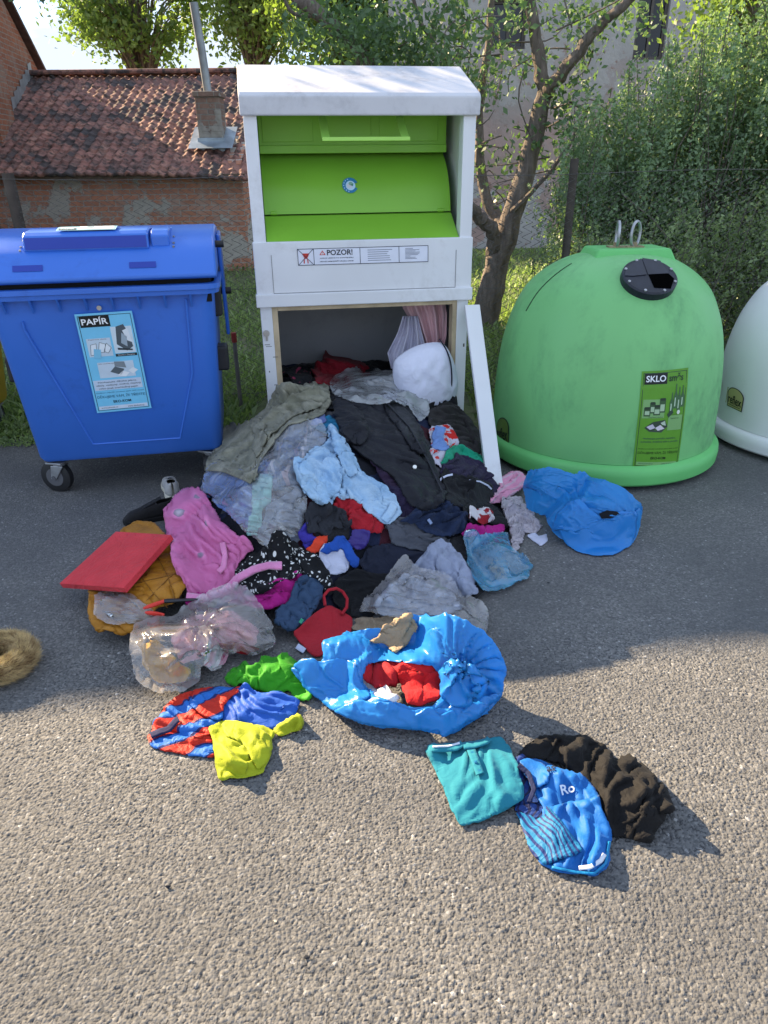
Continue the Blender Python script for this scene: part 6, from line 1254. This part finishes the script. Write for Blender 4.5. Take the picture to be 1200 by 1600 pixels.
drape('fold', None, None, [(455, 1046), (480, 1040), (507, 1034), (530, 1030), (556, 1040), (562, 1066), (580, 1088), (560, 1104), (520, 1112), (478, 1078)], B_blue, film=.3, seed=96, amp=.006, wl=.07, fold=20, thick=.001, parent=tbg, step=.0068)
drape('fold', None, None, [(556, 1096), (600, 1100), (645, 1112), (690, 1112), (735, 1104), (786, 1086), (760, 1116), (712, 1146), (694, 1158), (686, 1148), (640, 1141), (560, 1130), (522, 1112)], B_blue, film=.3, seed=97, amp=.006, wl=.08, fold=10, thick=.001, parent=tbg, step=.0068)
dome(730, 1070, .085, .075, .20, .10)
drape('bag_knot', None, None, [(684, 1062), (700, 1046), (722, 1044), (745, 1052), (765, 1072), (762, 1096), (735, 1106), (708, 1106), (690, 1090)], B_blue, seed=94, comp=(.3, .3), amp=.011, wl=.05, thick=.0015, parent=tbg, step=.0065, init=rad_init(722, 1060, 8, 1.0))
drape('beige_blouse', 'beige blouse lying on the torn blue bag', 'blouse', [(578, 1006), (592, 1000), (602, 985), (620, 968), (640, 962), (654, 974), (650, 994), (632, 1012), (616, 1022), (606, 1010)], fabric('sand_cotton', lin('#b39c80', .8), .9, .1, 200, .3), seed=95, comp=(.24, .2), amp=.014, wl=.03)
# ---- shirts at the lower right, in the sun
dome(955, 1235, .20, .14, .03, 0, -.5); dome(990, 1262, .10, .10, .06, 0)
drape('black_sweater', 'black crumpled sweater at the right of the sunny shirts', 'sweater', [(808, 1186), (822, 1168), (844, 1152), (880, 1153), (915, 1153), (945, 1168), (960, 1188), (985, 1186), (1010, 1204), (1020, 1226), (1044, 1234), (1046, 1262), (1030, 1300), (1010, 1318), (985, 1314), (960, 1308), (942, 1290), (935, 1258), (932, 1238), (905, 1215), (880, 1194), (845, 1190)], fabric('black_jersey', lin('#151415'), .8, .2, 300, .2, .02), seed=100, comp=(.24, .2), amp=.013, wl=.055, step=.0068, thick=.005)
drape('blue_shorts', 'dark blue pinstriped cloth between polo and sports shirt', 'shorts', [(800, 1190), (815, 1180), (835, 1195), (828, 1230), (856, 1260), (850, 1285), (808, 1274), (800, 1250)], F_pin2, seed=101, amp=.010, step=.0068)
ss = drape('sports_shirt', 'bright blue sports shirt with white lettering at the lower right', 'shirt', [(812, 1192), (822, 1188), (838, 1190), (860, 1196), (885, 1206), (912, 1214), (936, 1246), (938, 1268), (950, 1296), (954, 1312), (946, 1360), (930, 1370), (900, 1367), (865, 1362), (842, 1352), (834, 1330), (848, 1290), (850, 1262), (830, 1230)], fabric('bright_blue_jersey', lin('#1778d6', .62), .6, .06, 300, .10), seed=102, comp=(.14, .12), amp=.009, wl=.08, step=.0068, thick=.005)
drape('hem_panel', None, None, [(848, 1268), (880, 1258), (936, 1247), (939, 1270), (951, 1298), (954, 1314), (947, 1361), (930, 1370), (898, 1366), (866, 1360), (862, 1330)], bpy.data.materials['bright_blue_jersey'], seed=122, amp=.010, wl=.06, fold=75, step=.0068, thick=.004, rp=0, jit=.002, parent=ss)
drape('sleeve', None, None, [(812, 1192), (824, 1188), (842, 1192), (858, 1206), (852, 1228), (834, 1232), (822, 1214)], bpy.data.materials['bright_blue_jersey'], seed=123, amp=.008, wl=.05, step=.0065, parent=ss)
WL = fb('#cfd6e2'); print_on('lettering', 'Ro', [(874, 1228), (896, 1224), (898, 1238), (878, 1244)], WL, ss, .005); print_on('lettering', 'as', [(853, 1199), (866, 1197), (867, 1205), (854, 1207)], F_navy, ss, .005)
strip_on('white_stripe', [(944, 1336), (938, 1346), (922, 1356), (904, 1358)], 7, WL, ss, .005); strip_on('hem', [(952, 1316), (946, 1350), (928, 1366), (900, 1364), (862, 1356)], 4, fabric('blue_hem', lin('#1a9be0', .6), .5), ss, .004)
sw = drape('pinstripe_shirt', 'blue pinstriped shirt folded over the bright blue sports shirt', 'shirt', [(806, 1270), (822, 1276), (838, 1284), (852, 1276), (858, 1262), (880, 1290), (910, 1330), (895, 1338), (870, 1346), (848, 1356), (830, 1332), (818, 1304)], F_pin, seed=103, comp=(.14, .12), amp=.008, wl=.06, step=.0065, thick=.005)
dome(765, 1225, .15, .13, .02, 0)
F_polo = fabric('teal_pique', lin('#2f9fb8', .55), .85, .05, 600, .12)
pl = drape('polo_shirt', 'folded teal polo shirt at the left of the sunny shirts', 'polo shirt', [(668, 1176), (676, 1166), (700, 1164), (730, 1162), (760, 1158), (784, 1155), (796, 1172), (806, 1190), (814, 1225), (818, 1250), (800, 1262), (770, 1280), (742, 1290), (718, 1292), (704, 1262), (690, 1226)], F_polo, seed=104, comp=(.07, .07), amp=.007, wl=.10, step=.0068, thick=.005, eps=.007)
strip_on('collar', [(674, 1174), (694, 1174), (712, 1172), (722, 1166)], 10, F_polo, pl, .012, .004); strip_on('collar', [(724, 1170), (742, 1168), (760, 1162), (764, 1158)], 9, F_polo, pl, .012, .004); strip_on('collar_tip', [(676, 1172), (700, 1171), (718, 1166)], 2.5, WL, pl, .015, .003)
strip_on('placket', [(735, 1172), (742, 1190), (750, 1212)], 13, F_polo, pl, .008, .003)
for x, y in ((738, 1180), (743, 1194), (749, 1208)):
    q = cast(Hm, np.array([float(x)]), np.array([float(y)]))[0] - np.array(pl.location); k = MB(); k.tube([q + (0, 0, .006), q + (0, -.001, .012)], .005, 10); k.build('button', F_teal, pl)
strip_on('cuff', [(810, 1198), (826, 1212), (834, 1236), (826, 1256)], 7, fb('#1b2448'), bpy.data.objects['blue_shorts'], .008, .005)

# ================================================================== SHOES, FUR, GRIT
def shoe(name, label, px, py, yaw, mats, s=1.0):
    g = ground(px, py); root = empty(name, g, yaw, label, 'shoe'); L = .27 * s
    def outline(t): return (.040 + .012 * math.sin(t * 3.1) - .012 * math.exp(-((t - .45) / .2) ** 2)) * s * (max(1e-3, 1 - (2 * t - 1) ** 6)) ** .5
    N, K = 26, 18; V = []; Q = []
    for i in range(N):
        t = .004 + .992 * i / (N - 1); w_ = outline(t); top_ = (.052 + .075 * (1 - t) ** 1.1 - .012 * math.exp(-((t - .08) / .12) ** 2)) * s * (1 - max(0, t - .86) * 3.2)
        for j in range(K + 1):
            a = math.pi * j / K; cx_ = math.cos(a); V.append(((t - .5) * L, w_ * np.sign(cx_) * abs(cx_) ** .7 * .95, .022 * s + (top_ - .022 * s) * math.sin(a) ** .75))
    for i in range(N - 1):
        for j in range(K):
            if i < 8 and 6 <= j < K - 6: continue                   # the opening for the foot
            a = i * (K + 1) + j; Q.append((a, a + 1, a + K + 2, a + K + 1))
    me = fast_mesh('upper', V, Q, mats[0], root, True); m_ = me.modifiers.new('t', 'SOLIDIFY'); m_.thickness = .004
    k = MB(); O = [((t - .5) * L * 1.02, outline(t) * 1.08) for t in np.linspace(.004, .996, N)]; O = O + [(x, -y) for x, y in reversed(O)]; n = len(O)
    k.add([(x, y, 0) for x, y in O] + [(x, y, .026 * s) for x, y in O], [tuple(range(n - 1, -1, -1)), tuple(range(n, 2 * n))] + [(i, (i + 1) % n, n + (i + 1) % n, n + i) for i in range(n)]); k.build('sole', mats[1], root, bevel=.004)
    k = MB()
    for i in range(5):
        x = (-.045 + i * .026) * s; h_ = (.103 - .0105 * i) * s; k.tube([(x, -.022 * s, h_ - .012), (x + .008, 0, h_ + .002), (x, .022 * s, h_ - .012)], .0035, 6)
    k.build('laces', mats[2], root, smooth=True)
    k = MB(); k.add([(-.075 * s, -.020, .118 * s), (-.075 * s, .020, .118 * s), (.03 * s, .020, .078 * s), (.03 * s, -.020, .078 * s)], [(0, 1, 2, 3)]); k.build('tongue', mats[0], root)
shoe('sneaker', 'grubby white sneaker lying under the edge of the blue bin', 268, 768, rad(112), [fb('#b4b2b0'), fb('#cfcabb'), fb('#6a6a70')], 1.0)
shoe('dark_shoe', 'black lace up shoe behind the red cushion', 234, 812, rad(205), [fb('#1c1b1d'), fb('#141416'), fb('#3a3a40')], 1.0)
def fur():
    c_ = ground(4, 1050); root = empty('fur_collar', (c_[0] - .02, c_[1] + .02, 0), 0, 'rolled tan fur collar at the left edge on the asphalt', 'fur collar'); rng = np.random.default_rng(6); V = []; n1, n2 = 48, 18
    def pos(a, b_, r=.044): R_ = .092; return np.stack([(R_ + r * np.cos(b_)) * np.cos(a) * 1.05, (R_ + r * np.cos(b_)) * np.sin(a), .05 + r * np.sin(b_) * 1.05], -1)
    A, B = np.meshgrid(np.linspace(0, 2 * math.pi, n1, endpoint=False), np.linspace(0, 2 * math.pi, n2, endpoint=False), indexing='ij'); P_ = pos(A, B).reshape(-1, 3); Q = [(i * n2 + j, ((i + 1) % n1) * n2 + j, ((i + 1) % n1) * n2 + (j + 1) % n2, i * n2 + (j + 1) % n2) for i in range(n1) for j in range(n2)]
    m_ = leafmat('tan_fur', lin('#8d6f48'), lin('#d2b98c'), .2); m2 = plain('fur_hide', lin('#5c452c'), .9)
    fast_mesh('hide', P_, Q, m2, root, True); N = 26000; a = rng.random(N) * 2 * math.pi; b_ = rng.random(N) * 2 * math.pi; p = pos(a, b_); o_ = pos(a, b_, .075) - p; o_ /= np.linalg.norm(o_, axis=1)[:, None]
    tdir = np.stack([-np.sin(a), np.cos(a), 0 * a], -1); d_ = o_ * .45 + tdir * (.5 + .5 * vnoise(a * 4, b_ * 2, 3)[:, None]) + rng.normal(size=(N, 3)) * .28; d_ /= np.linalg.norm(d_, axis=1)[:, None]; L = ((.010 + .016 * rng.random(N)) * (1 + .5 * np.cos(b_)))[:, None]
    s_ = np.cross(d_, rng.normal(size=(N, 3))); s_ /= np.linalg.norm(s_, axis=1)[:, None]; s_ *= .0007; tip = p + d_ * L; tip[:, 2] = np.maximum(tip[:, 2], .002)
    fast_mesh('hair', np.stack([p - s_, p + s_, tip], 1).reshape(-1, 3), np.arange(N * 3).reshape(N, 3), m_, root, rnd=np.repeat(np.clip(vnoise(a * 5, b_ * 3, 9) + .4 * (rng.random(N) - .5), 0, 1), 3))
fur()
rng = random.Random(5)
M_bit = [fb('#20242c'), fb('#b9b4a8'), fb('#4a4038')]
for i, (x, y, s_) in enumerate(((263, 1387, .009), (480, 1497, .008), (98, 1108, .005), (857, 911, .007), (430, 1440, .005), (1150, 1376, .007), (640, 1330, .004), (300, 1500, .005), (200, 1290, .004), (900, 1450, .006), (1080, 1470, .005), (560, 1540, .005))):
    g = ground(x, y); k = MB(); P_ = [(rng.uniform(-1, 1), rng.uniform(-1, 1), rng.uniform(.1, .9)) for _ in range(9)]; bm = bmesh.new()
    for p in P_: bm.verts.new([p[0] * s_, p[1] * s_ * .7, p[2] * s_ * .8])
    bmesh.ops.convex_hull(bm, input=bm.verts); me = bpy.data.meshes.new('grit'); bm.to_mesh(me); bm.free()
    o = link('grit', me, M_bit[i % 3 if i > 1 else 0], None, False, 0, [float(v) for v in g]); tag(o, 'small loose stone chip lying on the open asphalt', 'stone chip', 'loose chips on the asphalt')

sc_ = ground(42, 671); k = MB(); k.add([(-.05, -.01, .02), (.0, -.018, .035), (.055, .0, .025), (.05, .02, .022), (-.01, .015, .04), (-.05, .012, .02)], [(0, 1, 4, 5), (1, 2, 3, 4)]); tag(k.build('paper_scrap', flat('scrap_white', (.6, .6, .58, 1), .8), None, loc=(0, 0, .02)), 'torn white paper scrap at the grass edge left of the blue bin', 'paper'); bpy.data.objects['paper_scrap'].location = [float(v) for v in sc_ + (0, 0, .025)]
